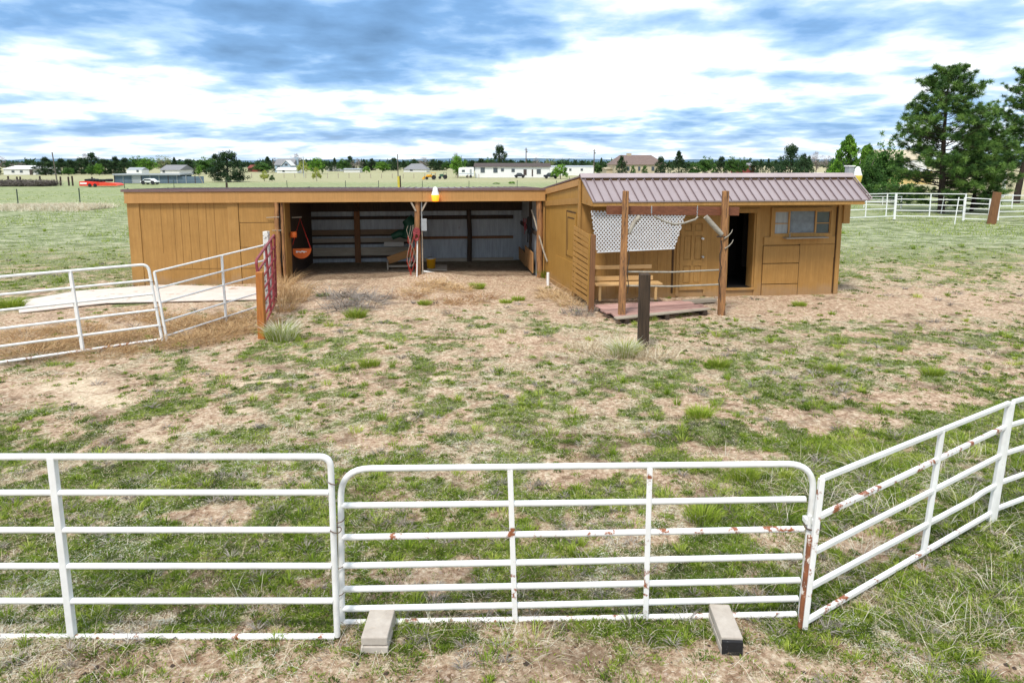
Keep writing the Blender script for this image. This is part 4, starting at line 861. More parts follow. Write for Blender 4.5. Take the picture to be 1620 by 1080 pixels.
# bench
BF = CF @ Matrix.Translation((0, -.45, 0)); def_ = lambda px, py, d=-.6: onwall(CF, px, py, d)
t = thing('porch_bench', 'long tan plank bench with open back on the porch deck', 'bench', CF @ Vector((1.2, -.5, 0)))
b0 = def_(939, 450)[0]; b1 = def_(1043, 450)[0]; zs_ = def_(990, 449, -.7)[1]
cm().box(b0, b1, -.85, -.48, zs_-.02, zs_+.025).build('seat', 'bench', t, .005)
for (xa, ya, yb) in ((1030, 419, 425), (1032, 436, 443)):
    cm().box(b0, def_(xa, ya, -.4)[0], -.46, -.42, def_(980, yb, -.4)[1], def_(980, ya, -.4)[1]).build('backrest', 'bench', t, .005)
for s_ in (b0+.12, b1-.16): cm().box(s_-.03, s_+.03, -.82, -.76, .1, zs_-.022).build('leg', 'bench', t)
for s_ in (b0+.12, b1-.35): cm().box(s_-.03, s_+.03, -.415, -.37, .1, def_(980, 419, -.4)[1]).build('leg', 'tan_trim', t)
# deck
t = thing('porch_deck', 'low faded pinkish plank deck in front of the cabin bench', 'deck', G(1030, 495))
d00, d01, d10, d11 = G(938, 484, .1), G(1078, 477, .1), G(980, 506, .1), G(1128, 490, .1); nP = 8
for i in range(nP):
    a0_, b0_ = lerp(d00, d10, i/nP), lerp(d01, d11, i/nP); a1_, b1_ = lerp(d00, d10, (i+.86)/nP), lerp(d01, d11, (i+.86)/nP)
    j1, j2 = random.uniform(-.06, .06), random.uniform(-.12, .12); dd = (b0_-a0_).normalized()
    MB().prism([a0_+dd*j1, b0_+dd*j2, b1_+dd*j2, a1_+dd*j1], (0, 0, .035)).build('plank', 'deck' if i < 7 else 'oldwood', t, .004)
mb = MB()
for q in (.08, .5, .92): mb.beam(lerp(d00, d01, q)+Vector((0, 0, -.06)), lerp(d10, d11, q)+Vector((0, 0, -.06)), .09, .115)
mb.build('joist', 'darkwood', t)
a, b = G(1082, 478, .06), G(1130, 474, .06); tag(MB().beam(a, b, .22, .08).build('loose_plank', 'oldwood', None, .006), 'loose weathered plank lying before the closed cabin door', 'plank')
# slatted screen and its post
t = thing('slatted_screen', 'tan slatted wooden screen leaning beside the cabin side wall', 'screen', (1.78, 17.3, 0))
pa, pb = D(908, 356, 18.05), D(934, 372, 16.85); ba, bb = D(904, 461, 18.05), D(931, 479, 16.85)
nS = 13
for i in range(nS):
    f0 = i/nS+.006; f1 = f0+(.050 if i % 3 else .062); tw = random.uniform(-.006, .006)
    A_, B_ = lerp(pa, ba, f0), lerp(pb, bb, f0+tw); A2, B2_ = lerp(pa, ba, f1), lerp(pb, bb, f1+tw)
    MB().prism([A_, B_, B2_, A2], (.018, .004, 0)).build('slat', 'tan_trim', t)
MB().beam(pa+Vector((.03, 0, .03)), ba+Vector((.03, 0, -.1)), .07, .03, up=(1, 0, 0)).build('upright', 'tan_side', t)
MB().beam(pb+Vector((-.02, 0, .03)), bb+Vector((-.02, 0, -.06)), .09, .03, up=(1, 0, 0)).build('upright', 'tan_side', t)
p = G(935, 492); tag(MB().beam((p.x, p.y, -.1), tuple(D(939, 371, p.y+.02)), .13, .13, ends=(.11, .11)).build('wooden_post', 'brownwood', None, .01), 'short reddish brown post beside the slatted screen at deck corner', 'post')
# hitching frame
t = thing('hitching_frame', 'rustic two post timber frame with crossbeam, rails and hung yoke', 'frame', (3.8, 15.8, 0))
HL, HR = G(983, 506), G(1141, 497); HLt, HRt = D(990, 302, HL.y), D(1148, 302, HR.y)
MB().beam(HL-Vector((0, 0, .1)), HLt, .16, .15, ends=(.13, .13)).build('post', 'polewood', t, .012)
MB().beam(HR-Vector((0, 0, .1)), HRt, .15, .15, ends=(.14, .13)).build('post', 'polewood', t, .012)
HFm = frame(HL[:2], HR[:2]); Hq = lambda px, py, d=.0: onwall(HFm, px, py, d)
a, b = Hq(960, 332.5, .11), Hq(1169, 334.5, .11)
MB(HFm).beam((a[0], .115, a[1]), (b[0], .115, b[1]), .05, .20).build('crossbeam', 'redwood', t, .006)
for (ya, yb) in ((430, 427), (452, 450)):
    a, b = Hq(990, ya, -.0), Hq(1137, yb, .0); MB(HFm).tube([(a[0], .0, a[1]), ((a[0]+b[0])/2, 0, (a[1]+b[1])/2-.03), (b[0], .0, b[1])], .02, 8, wob=.1).build('rail', 'branch', t)
MB(HFm).tube([(Hq(1013, 343)[0], .05, Hq(1013, 343)[1]), (Hq(1004, 352)[0], .02, Hq(1004, 352)[1]), (Hq(994, 370)[0], -.0, Hq(994, 370)[1])], .05, 9, wob=.2).build('brace_branch', 'branch', t)
MB(HFm).tube([(Hq(1117, 343)[0], .03, Hq(1117, 343)[1]), (Hq(1128, 356)[0], .0, Hq(1128, 356)[1]), (Hq(1141, 371)[0], -.02, Hq(1141, 371)[1])], .06, 9, wob=.2).build('brace_branch', 'branch', t)
pts = [Hq(*p, -.08) for p in ((1035, 342), (1050, 350), (1066, 355), (1082, 353), (1100, 347), (1104, 343))]
MB(HFm).tube([(s_, -.08, z_) for s_, z_ in pts], .024, 8, wob=.25).build('yoke_stick', 'branch', t)
mb = MB(HFm)
for (px, y0_, y1_) in ((1031, 326, 338), (1103.5, 326, 345)):
    s_, za = Hq(px, y0_, -.06); zb_ = Hq(px, y1_, -.06)[1]; n_ = 7
    for i in range(n_): z_ = za+(zb_-za)*i/n_; mb.tube([(s_+.014*math.cos(q)*(1 if i % 2 else .3), -.06+.014*math.cos(q)*(.3 if i % 2 else 1), z_-.02+.026*math.sin(q)) for q in [k_*math.pi/4 for k_ in range(9)]], .005, 5)
mb.build('chain', 'metalgrey', t)
mb = MB(HFm)
for s0_, z0_ in (Hq(1152, 372, -.1), Hq(1153, 388, -.1)):
    mb.tube([(s0_-.1, -.09, z0_-.08), (s0_, -.1, z0_-.02), (s0_+.08, -.1, z0_+.06), (s0_+.11, -.1, z0_+.13)], .016, 6, .008, wob=.3)
mb.build('antler_hook', 'branch', t)
mb = MB(HFm); mb.tube([(Hq(1138, 380)[0]+.03*math.sin(i*1.9), -.09, Hq(1138, 380)[1]-i*.16) for i in range(9)], .014, 5, wob=.4); mb.tube([(Hq(1141, 374)[0]-.02+.09*math.cos(q), -.02+.09*math.sin(q), Hq(1141, 374)[1]) for q in [k_*math.pi/6 for k_ in range(13)]], .014, 5)
mb.build('old_rope', 'darkwood', t)
mb = MB(HFm); mb.tube([(Hq(992, 395)[0]+.02*math.sin(i*1.9), -.09, Hq(992, 395)[1]-i*.2) for i in range(6)], .012, 5, wob=.4); mb.build('bark_strip', 'darkwood', t)
# dark post in front
p = G(1017, 551); tp = D(1020, 433, p.y)
mb = MB(); mb.beam((p.x, p.y, -.1), tuple(tp), .20, .19, ends=(.20, .19)); tag(mb.build('wooden_post', 'postdark', None, .015), 'thick dark weathered post standing alone before the porch frame', 'post')
# ------------------------------------------------------------------ left pen
tag(MB().prism([G(30, 496), G(170, 480), G(430, 474), G(430, 456), G(250, 452), G(120, 462), G(28, 478)][::-1], (0, 0, .035)).build('concrete_path', 'slab', None, .01), kind='structure')
C0 = G(257, 541); C1 = G(-120, 596); zt0 = D(236, 419, C0.y).z
pt0 = D(234, 418, C0.y); dvec = (C1-C0)
t = thing('pen_fence_panel', 'white six rail pipe panel with rounded corner at the left pen', 'fence panel', C0, 'white panels of the left pen')
E0 = C0+dvec.normalized()*3.66; Et = E0+Vector((0, 0, pt0.z))+(pt0-C0)*0
Ct = Vector((pt0.x, pt0.y, pt0.z))
mb = MB(); arc_frame(mb, E0+Vector((0, 0, .05)), Et, Ct, C0+Vector((0, 0, .02)), .14, .028); mb.build('frame', 'white', t)
fr6 = [.80, .625, .42, .22, .04]
for i, a in enumerate(fr6):
    MB().tube([lerp(E0, Et, a), lerp(C0, Ct, a)], .024, 9).build('rail', 'white_rusty' if i == 4 else 'white', t)
u = .585; MB().beam(lerp(lerp(Et, E0, .0), Ct, 1-.375), lerp(lerp(E0, Et, .04), lerp(C0, Ct, .04), 1-.375), .06, .05).build('upright', 'white', t, .008)
mb = MB()
for a in (.78, .45, .2): c = lerp(C0, Ct, a); mb.tube([c+Vector((.06*math.cos(q), .05*math.sin(q), 0)) for q in [k_*math.pi/6 for k_ in range(13)]], .005, 5)
mb.build('wire_tie', 'wire', t)
W0 = G(426, 489); Wt = D(421, 366, W0.y)
tag(MB().beam(W0-Vector((0, 0, .1)), Wt, .14, .14, ends=(.13, .13)).build('wooden_post', mat('flaking_white_post', (.72, .70, .66), (.60, .57, .52), 5, .8, .5, spots=(.20, .17, .15), spot_scale=9, spot_thr=.52), None, .01), 'flaking white painted post behind the maroon gate', 'post')
t = thing('pen_fence_panel', 'white panel running from pen corner to the flaking white post', 'fence panel', C0, 'white panels of the left pen')
K0, K1 = C0+Vector((.07, .05, 0)), W0+Vector((-.12, -.1, 0)); Kt0, Kt1 = D(244, 430, K0.y), D(417, 388, K1.y)
MB().beam(K0, Kt0, .04, .04).build('end_post', 'white', t)
zz0 = [1, .765, .56, .29, .08]
for a in zz0: MB().tube([lerp(K0, Kt0, a), lerp(K1, Kt1, a)], .021, 8).build('rail', 'white', t)
MB().beam(lerp(Kt0, Kt1, .57), lerp(K0, K1, .57), .05, .045).build('upright', 'white', t, .006)
# maroon gate and orange post
g0, g1 = Vector((-5.38, 14.35, 0)), Vector((-5.86, 16.95, 0)); z0a, z1a = D(405, 412, 14.35).z, D(436, 371, 16.95).z; b0z, b1z = .12, .10
gt0, gt1 = Vector((D(405, 412, 14.35).x, 14.35, z0a)), Vector((D(434, 371, 16.95).x, 16.95, z1a)); g0.x = D(418, 500, 14.35).x; g1.x = D(437, 480, 16.95).x
t = thing('maroon_gate', 'maroon pipe gate seen nearly edge on between the two posts', 'gate', g0)
mb = MB(); arc_frame(mb, g0+Vector((0, 0, b0z)), gt0, gt1, g1+Vector((0, 0, b1z)), .12, .03); mb.build('frame', 'redpipe', t)
for a in (.84, .68, .52, .36, .2, .09): MB().tube([lerp(g0, gt0, a), lerp(g1, gt1, a)], .024, 8).build('rail', 'redpipe', t)
MB().beam(lerp(g0, g1, .5)+Vector((0, 0, .12)), lerp(gt0, gt1, .5), .05, .03).build('upright', 'redpipe', t)
MB().beam(lerp(g0, g1, .8)+Vector((0, 0, .12)), lerp(gt0, gt1, .8), .05, .03).build('upright', 'redpipe', t)
p = G(415, 534); tag(MB().beam((p.x, p.y, -.1), tuple(D(411, 430, p.y)), .15, .14, ends=(.14, .13)).build('wooden_post', 'orangepost', None, .012), 'bright orange wooden post before the near end of maroon gate', 'post')
# dry weeds and brush
def weeds(pxs, cnt, L, name, label, m='dryweed', tb=.5, rad=.35, lean=.8, w=.004, spread=1., zoff=0.):
    c = [G(*p) for p in pxs]; stemclump([q.x for q in c], [q.y for q in c], cnt, L, spread, lean, m, name, label, 'dry weeds', w, tb, rad, 'stuff', zoff=zoff)
weeds([(x_, y_) for x_, y_ in ((90, 545), (40, 530), (140, 540), (190, 535), (230, 525), (120, 520), (290, 520), (320, 510), (350, 512), (380, 500), (400, 508), (360, 525), (330, 535), (390, 520), (270, 505), (60, 560), (160, 558), (215, 500), (20, 550), (240, 545), (300, 540))], 13000, .24, 'dry_weeds', 'tangle of tan dry weeds along the left pen fence', tb=.6, rad=.6, lean=1.7, w=.005, zoff=.1)
weeds([(450, 480), (462, 468), (440, 470), (470, 480), (446, 458), (455, 450), (450, 492), (478, 470)], 1100, .55, 'dry_weeds', 'tall tan dry weeds against the corner poles of the shed', tb=.6, rad=.22, lean=.7)
weeds([(680, 452), (705, 455), (725, 460), (660, 462)], 900, .30, 'dry_weeds', 'low tan weed heap in front of the divider post', tb=.75, rad=.4, lean=1.7, w=.006, zoff=.15)
weeds([(640, 470), (700, 478), (735, 478), (760, 470)], 700, .28, 'dry_weeds', 'brown weed litter on the dirt below the weed heap', m='dryweed', tb=.3, rad=.5, lean=1.9, w=.006)
weeds([(548, 478), (565, 474), (580, 482), (540, 488), (560, 488), (530, 472), (590, 472)], 900, .42, 'twig_pile', 'flat grey twig pile on dirt before the left bay', m='twigs', tb=.45, rad=.5, lean=1.9, w=.009, zoff=.10)
weeds([(872, 462), (885, 468), (895, 475), (868, 470), (905, 482)], 800, .30, 'dry_weeds', 'golden dry weeds at the foot of the cabin side wall', tb=.85, rad=.32, lean=1.5, w=.006)
weeds([(915, 490), (925, 497), (905, 495)], 260, .28, 'twig_pile', 'grey twigs beside the slatted screen foot', m='twigs', tb=.5, rad=.25, lean=1.3)
weeds([(1000, 560), (985, 548), (965, 560), (1040, 565), (930, 550)], 900, .28, 'dry_weeds', 'thin dry weeds around the lone dark post', m='straw', tb=.5, rad=.4, lean=.8)
# individual grass tufts
tufts = [(445, 535, .42, 'pale bunch of tall grass beside the orange post', 1, 500), (755, 456, .2, 'dense green tuft before the right bay', 0, 500), (563, 500, .26, 'upright bright green tuft below the twig pile', 0, 350),
         (510, 472, .12, 'small low green tuft left of the twig pile', 0, 250), (866, 440, .30, 'dark green tuft by the white pipe stub', 0, 450), (672, 481, .14, 'small green tuft below the tan weed heap', 0, 300), (585, 577, .16, 'round green tuft on straw before the twig pile', 0, 350),
         (820, 474, .14, 'grey green tuft to the right of the dense tuft', 0, 250), (800, 478, .12, 'low green tuft beside the grey green tuft', 0, 250), (18, 488, .36, 'tall green grass tuft at the left end of concrete path', 0, 600), (988, 560, .34, 'leaning green tuft at the left of the dark post', 1, 500),
         (1265, 482, .14, 'green tuft under the cabin window', 0, 250), (1138, 578, .18, 'green tuft right of the lone dark post', 0, 350), (1106, 655, .17, 'green tuft in mid pasture before the gate', 0, 350), (1110, 818, .16, 'bright green tuft seen through the gate upper rails', 0, 350), (1175, 755, .15, 'green tuft just below the gate top rail', 0, 350), (1320, 583, .14, 'low green tuft in the right pasture', 0, 250), (1475, 590, .16, 'green tuft near the right edge of pasture', 0, 300)]
for px, py, L, lab, kind_, cnt in tufts:
    p = G(px, py); n = cnt; a = RNG.random(n)*6.283; r_ = np.sqrt(RNG.random(n))*(.10+L*.45); X = p.x+np.cos(a)*r_; Y = p.y+np.sin(a)*r_*.8
    tn = np.clip(.45+.4*RNG.random(n), 0, 1)
    tn = np.clip(tn, 0, 1)
    o = blades(np.stack([X, Y, height(X, Y)], -1), L*(.5+.6*RNG.random(n)), np.full(n, .0045)+p.y*.0003, .1+.65*RNG.random(n)*r_/r_.max(), tn if not kind_ else np.clip(.62+.38*RNG.random(n), 0, 1), 'grassgreen', 'grass_tuft', droop=.3, az=a)
    tag(o, lab, 'grass tuft', 'green tufts in the yard')
    if kind_:
        n = cnt//2; a = RNG.random(n)*6.283; r_ = np.sqrt(RNG.random(n))*(.12+L*.4); X = p.x+np.cos(a)*r_; Y = p.y+np.sin(a)*r_*.8
        blades(np.stack([X, Y, height(X, Y)], -1), L*(.6+.7*RNG.random(n)), np.full(n, .004)+p.y*.0003, .1+.6*RNG.random(n)*r_/r_.max(), np.clip(.6+.4*RNG.random(n), 0, 1), 'straw', 'dry_blades', droop=.3, az=a, parent=o)
# ------------------------------------------------------------------ trees
def cards(C, Rr, n, L, W, rng, up_bias=.0, tint_base=None, radial=False):
    """n small leaf faces in each clump centre C (radius Rr)"""
    K = len(C); c = np.repeat(C, n, 0); rr = np.repeat(Rr, n); N_ = K*n
    d = rng.normal(size=(N_, 3)); d /= np.linalg.norm(d, axis=1)[:, None]
    if radial:
        d[:, 2] = d[:, 2]*.8+up_bias; d /= np.linalg.norm(d, axis=1)[:, None]; base = c+d*(rr*.12)[:, None]; ax = d*(rr*(.7+.5*rng.random(N_)))[:, None]
    else:
        base = c+d*(rr*rng.random(N_)**.4)[:, None]*np.array([1, 1, .8]); a = rng.normal(size=(N_, 3)); a[:, 2] += up_bias; a /= np.linalg.norm(a, axis=1)[:, None]; ax = a*(L*(.6+.8*rng.random(N_)))[:, None]
    s_ = np.cross(ax, rng.normal(size=(N_, 3))); s_ /= np.linalg.norm(s_, axis=1)[:, None]+1e-9; s_ *= W/2
    V = np.stack([base-s_, base+s_, base+ax+s_*.25, base+ax-s_*.25], 1).reshape(-1, 3); F = np.arange(N_*4).reshape(-1, 4)
    tb = tint_base if tint_base is not None else rng.random(K); T = np.repeat(np.clip(np.repeat(tb, n)*.75+.3*rng.random(N_)-.03, 0, 1), 4)
    return V, F, T
def tree_proto(name, kind, seed, label, cat, n_cl=60, per=26, m='needles_far', leafL=.05, leafW=.03, trunk_m='bark'):
    """a unit tree: height 1, crown about 1 wide"""
    rng = np.random.default_rng(seed); rnd = random.Random(seed)
    t = thing(name, label, cat)
    C = []; Rr = []
    tb = MB()
    tb.tube([(0, 0, -.02), (.01*rnd.uniform(-1, 1), .01, .3), (.02*rnd.uniform(-1, 1), 0, .6), (0, 0, .93 if kind in ('pine', 'spruce', 'poplar') else .62)], .03, 7, .006)
    for i in range(n_cl):
        if kind == 'spruce':
            h = rng.random()**.75*.93+.04; w_ = (1-h)*.46*(.55+.55*rng.random()); a = rng.random()*6.283; C.append((w_*math.cos(a), w_*math.sin(a), h)); Rr.append(.035+.05*(1-h))
        elif kind == 'pine':
            h = .05+.93*rng.random()**1.1; prof = min(1, (h+.18)/.36)*(1-max(0, (h-.28)/.76)**1.7); w_ = .48*prof*(.35+.65*rng.random()**.6)*(1+.3*math.sin(h*23+seed)); a = rng.random()*6.283; C.append((w_*math.cos(a), w_*math.sin(a), h)); Rr.append(.065+.04*rng.random())
        elif kind == 'round':
            d = rng.normal(size=3); d /= np.linalg.norm(d); q = .40*rng.random()**.4; lob = 1+.22*math.sin(3*math.atan2(d[1], d[0])+seed)+.15*math.sin(5*d[2]+seed); C.append((d[0]*q*1.12*lob, d[1]*q*1.12*lob, max(.16, .55+d[2]*q*1.1*lob))); Rr.append(.075+.05*rng.random())
        elif kind == 'bush':
            a = rng.random()*6.283; q = .42*rng.random()**.5; C.append((q*math.cos(a), q*math.sin(a), .12+.68*(1-(q/.46)**2)*rng.random()**.6)); Rr.append(.10)
        elif kind == 'poplar':
            h = .12+.86*rng.random(); w_ = .55*min(1, (1-h)*1.5)**.7*rng.random()**.5; a = rng.random()*6.283; C.append((w_*math.cos(a), w_*math.sin(a), h)); Rr.append(.06)
        elif kind == 'bare':
            d = rng.normal(size=3); d /= np.linalg.norm(d); q = .38*rng.random()**.4; C.append((d[0]*q*1.1, d[1]*q*1.1, .58+d[2]*q)); Rr.append(.08)
    C = np.array(C); Rr = np.array(Rr)
    for i in range(0, len(C), max(1, len(C)//26)):
        c = C[i]; z0 = max(.08, c[2]-.12-.3*math.hypot(c[0], c[1])) if kind != 'spruce' else c[2]+.02
        if kind != 'bush': tb.tube([(0, 0, min(z0, .9)), (c[0]*.5, c[1]*.5, (z0+c[2])/2+.01), tuple(c)], .009 if kind != 'bare' else .011, 4, .003, cap=False)
    tb.build('trunk', trunk_m, t)
    V, F, T = cards(C, Rr, per, leafL, leafW, rng, .25); V[:, 2] = np.maximum(V[:, 2], .01); V[:, 2] /= np.percentile(V[:, 2], 99.6); V[:, :2] *= .5/np.percentile(np.hypot(V[:, 0], V[:, 1]), 97)
    npmesh('crown', V, F, m, T, t); return t
PR = {}; USED = set()
def proto(kind):
    if kind in PR: return PR[kind]
    spec = {'pine': ('pine_tree', 'pine', 11, 150, 32, 'needles_far', .06, .022, 'bark'), 'pine2': ('pine_tree', 'pine', 23, 130, 32, 'needles_far', .065, .024, 'bark'), 'pine3': ('pine_tree', 'pine', 37, 180, 32, 'needles_far', .055, .02, 'bark'),
            'spruce': ('spruce_tree', 'spruce', 5, 220, 16, 'needles_far', .05, .02, 'bark'), 'round': ('broadleaf_tree', 'round', 3, 130, 36, 'leaves_dark', .045, .035, 'barkgrey'),
            'green': ('broadleaf_tree', 'round', 8, 120, 36, 'leaves', .045, .035, 'barkgrey'), 'pale': ('broadleaf_tree', 'round', 9, 55, 26, 'leaves_pale', .035, .026, 'barkgrey'),
            'bush': ('bush', 'bush', 4, 46, 34, 'leaves', .06, .045, 'barkgrey'), 'dbush': ('bush', 'bush', 14, 46, 34, 'leaves_dark', .06, .045, 'barkgrey'), 'ybush': ('bush', 'bush', 24, 40, 34, 'ybud', .06, .03, 'barkgrey'),
            'poplar': ('poplar_tree', 'poplar', 6, 170, 32, 'leaves', .04, .034, 'barkgrey'), 'bare': ('bare_tree', 'bare', 12, 60, 24, 'bare', .06, .008, 'barkgrey')}[kind]
    PR[kind] = tree_proto(spec[0], spec[1], spec[2], 'tree', 'tree', spec[3], spec[4], spec[5], spec[6], spec[7], spec[8]); return PR[kind]
M['ybud'] = leafmat('yellow_green_buds', [(.16, .19, .04), (.30, .34, .06), (.42, .45, .10)], .7, .3)
M['bare'] = leafmat('bare_twigs', [(.16, .13, .12), (.28, .24, .22), (.36, .32, .30)], .9, .1)
def tree(px, top, base, wpx, kind, label, Y=None, cat='tree', group='trees along the far field edge'):
    Y = Y or CAMH*FP/max(1., base-HOR); Y = min(Y, 420)
    x = (px-810)/FP*Y; zt = D(px, top, Y).z; W = wpx/FP*Y
    p = proto(kind); zb = min(0, 0)
    if kind not in USED: USED.add(kind); r = p; r.location = (x, Y, 0); r.rotation_euler = (0, 0, random.random()*6); W *= 1.05; r.scale = (W, W, zt); tag(r, label, cat, group)
    else: r = dup(p, (x, Y, 0), random.random()*6.28, (W*1.05, W*1.05, zt), label, group); r['category'] = cat
    return r
TR = [  # px, top, base, width, kind, label, Y
 (4, 246, 276, 22, 'bare', 'bare tree at the far left beside the white metal barn', 215), (34, 257, 270, 26, 'bare', 'low bare crown showing over the white metal barn roof', 260), (2, 262, 277, 14, 'pine', 'small dark pine at the very left edge of the picture', 200),
 (78, 249, 278, 32, 'pine2', 'dark pine just right of the white metal barn', 205), (103, 251, 276, 24, 'pine', 'dark pine right behind the near utility pole', 215), (118, 253, 276, 22, 'pine3', 'dark pine between the utility pole and the tallest clump', 218),
 (134, 250, 276, 26, 'pine2', 'dark pine on the left shoulder of the tallest clump', 222), (152, 242, 276, 34, 'pine', 'tallest dark pine in the clump above the red trailer', 220), (140, 243, 276, 24, 'bare', 'bare branching tree rising out of the tall pine clump', 228), (171, 252, 276, 26, 'pine3', 'dark pine between the tall clump and the pointed pines', 215),
 (188, 248, 276, 26, 'pine2', 'pointed dark pine above the nose of red trailer', 218), (203, 250, 276, 26, 'pine', 'dark pine left of the white camper by the stalls', 216),
 (114, 265, 277, 17, 'round', 'small green tree before the pines right of the utility pole', 200), (150, 261, 277, 15, 'round', 'left one of two small green trees before the tall pines', 200), (162, 259, 277, 14, 'green', 'right one of two small green trees before the tall pines', 200),
 (222, 248, 276, 28, 'round', 'leafy tree left half of the pair behind the camper', 235), (237, 250, 276, 30, 'green', 'bright leafy tree right behind the white camper', 228), (264, 246, 274, 34, 'pale', 'pale budding tree behind the grey roofed house', 260), (281, 249, 276, 14, 'spruce', 'slim dark conifer right of the grey roofed house', 230),
 (303, 252, 277, 26, 'pine3', 'round dark conifer behind the right end of the stalls', 215), (292, 257, 277, 20, 'round', 'green tree between the slim conifer and round conifer', 220), (330, 250, 277, 40, 'round', 'broad green tree left of the big lone pine', 225), (318, 264, 277, 10, 'green', 'small bright green tree behind the stall roof', 190), (364, 240, 288, 60, 'pine3', 'big lone dark pine standing in the field right of the stalls', 132), (345, 244, 277, 30, 'pine2', 'dark pine peeking over the left of the big lone pine', 230),
 (404, 258, 270, 14, 'pine', 'small dark conifer above the red barn', 300), (427, 248, 272, 22, 'spruce', 'pointed conifer left of the blue house', 260), (418, 258, 273, 30, 'round', 'grey green tree to the left of the blue house', 255), (437, 250, 272, 18, 'bare', 'bare tree behind the left gable of blue house', 280), (472, 243, 270, 20, 'bare', 'bare tree behind the right end of blue house', 290),
 (482, 254, 275, 20, 'ybush', 'yellow green tree right of the blue house', 240), (502, 250, 275, 24, 'green', 'vivid green tree in the middle of the far field edge', 230), (512, 252, 275, 18, 'round', 'darker green tree touching the vivid green one', 240),
 (524, 255, 272, 10, 'spruce', 'small conifer left of the small white gabled house', 300), (532, 250, 272, 14, 'spruce', 'taller conifer behind the small white gabled house', 300), (546, 252, 272, 22, 'round', 'green tree right of the small white gabled house', 280), (556, 247, 272, 20, 'pine', 'dark pine right of the small white gabled house', 320), (567, 251, 272, 20, 'bare', 'grey bare tree over the low white shed', 290),
 (578, 252, 271, 14, 'spruce', 'conifer to the right of the low white shed', 330), (590, 251, 271, 18, 'pine2', 'dark pine above the two field bushes', 330), (607, 256, 273, 26, 'green', 'broad bright tree left of the thin field pole', 270), (582, 263, 273, 12, 'bush', 'low bush left of the broad bright tree', 250),
 (625, 250, 271, 20, 'pine3', 'dark pine directly left of the thin field pole', 320), (640, 254, 271, 16, 'spruce', 'pointed conifer directly right of the thin field pole', 330), (656, 252, 271, 20, 'pine', 'dark pine behind the grey hipped roof house', 340), (672, 249, 271, 22, 'bare', 'bare tree behind the grey hipped roof house', 330),
 (686, 252, 271, 18, 'pine2', 'dark pine right of the grey hipped roof house', 330), (697, 254, 271, 18, 'pine3', 'dark pine above the green tractor', 330), (707, 256, 271, 16, 'round', 'dull green tree above the green tractor', 320), (725, 246, 280, 26, 'green', 'bright green tree left of the white camper trailer', 172), (722, 241, 279, 14, 'bare', 'bare leader rising from the bright green tree', 176),
 (748, 254, 271, 22, 'pine', 'dark pine behind the white camper trailer', 310), (762, 251, 271, 22, 'pine2', 'dark pine behind the left end of the mobile home', 310), (775, 250, 271, 20, 'round', 'dull tree left of the tallest pine behind mobile home', 310), (791, 230, 270, 30, 'pine3', 'tallest pine rising behind the mobile home', 240), (808, 253, 270, 22, 'pine', 'low dark pine right of the tallest one behind mobile home', 300), (826, 254, 270, 22, 'pine2', 'low dark pine left of the pole behind mobile home', 300), (849, 249, 270, 14, 'bare', 'small bare tree behind the right end of mobile home', 280), (868, 251, 270, 22, 'pale', 'pale green tree above the left end of long white building', 290),
 (886, 260, 284, 27, 'bush', 'dense green bush beside the dark pickup', 158), (884, 256, 268, 14, 'pine', 'small dark conifer behind the long white building', 380), (895, 257, 268, 10, 'spruce', 'small spruce behind the long white building', 380), (920, 254, 268, 18, 'pine3', 'dark conifer row piece behind right end of long white building', 380), (950, 250, 272, 12, 'spruce', 'thin spruce right of the utility pole by long building', 230), (946, 260, 274, 20, 'round', 'low green tree at the right end of long white building', 210), (967, 252, 274, 16, 'round', 'leafy tree against the left end of brown roofed house', 200),
 (982, 247, 276, 20, 'pine2', 'dark pine in front of the brown roofed house', 165), (1000, 262, 275, 9, 'dbush', 'small round shrub left of centre before the brown roofed house', 165), (1018, 262, 275, 11, 'dbush', 'small round shrub right of centre before the brown roofed house', 165), (1043, 248, 277, 22, 'pine3', 'dark pine before the right end of brown roofed house', 165), (1071, 239, 277, 28, 'spruce', 'tall blue green spruce right of the brown roofed house', 175),
 (1095, 258, 276, 24, 'dbush', 'dark bush right of the tall spruce', 185), (1114, 249, 276, 30, 'round', 'round leafy tree right of the tall spruce', 190), (1138, 248, 276, 24, 'pine', 'dark conifer behind the left part of mauve roof', 195), (1157, 249, 276, 26, 'round', 'round leafy tree before the brick house', 190), (1170, 250, 276, 20, 'round', 'leafy tree touching the brick house', 200),
 (1190, 255, 275, 16, 'pine2', 'small dark conifer right of the brick house', 230), (1200, 252, 275, 12, 'spruce', 'first small spruce right of the brick house', 220), (1212, 251, 275, 12, 'spruce', 'second small spruce right of the brick house', 220), (1224, 254, 275, 16, 'pine', 'small pine left of the tall conifer over mauve roof', 215), (1247, 229, 280, 44, 'pine3', 'tall conifer standing behind the middle of mauve roof', 120),
 (1266, 244, 280, 28, 'pine2', 'dark conifer joined to the right of the tall conifer', 125), (1275, 247, 279, 18, 'pine', 'dark conifer left of the white car on the road', 130), (1287, 240, 272, 26, 'bare', 'large bare tree above the white car', 210), (1304, 246, 272, 16, 'bare', 'pale bare tree left of the poplars', 230), (1318, 244, 285, 28, 'round', 'leafy tree at the left foot of poplars', 90),
 (1336, 216, 290, 56, 'poplar', 'tall bright poplar behind the end of the cabin roof', 75), (1366, 230, 290, 50, 'poplar', 'second bright poplar between the first and the dark round tree', 74), (1341, 213, 262, 10, 'bare', 'bare leader above the tall bright poplar', 76), (1366, 226, 264, 12, 'bare', 'bare leader above the second bright poplar', 76),
 (1398, 229, 302, 58, 'round', 'big dark round tree left of the large pine', 70), (1374, 250, 300, 44, 'round', 'leafy tree between the yellow lamp and dark round tree', 68), (1350, 262, 300, 30, 'dbush', 'dark bush just behind the yellow barn lamp', 70)]
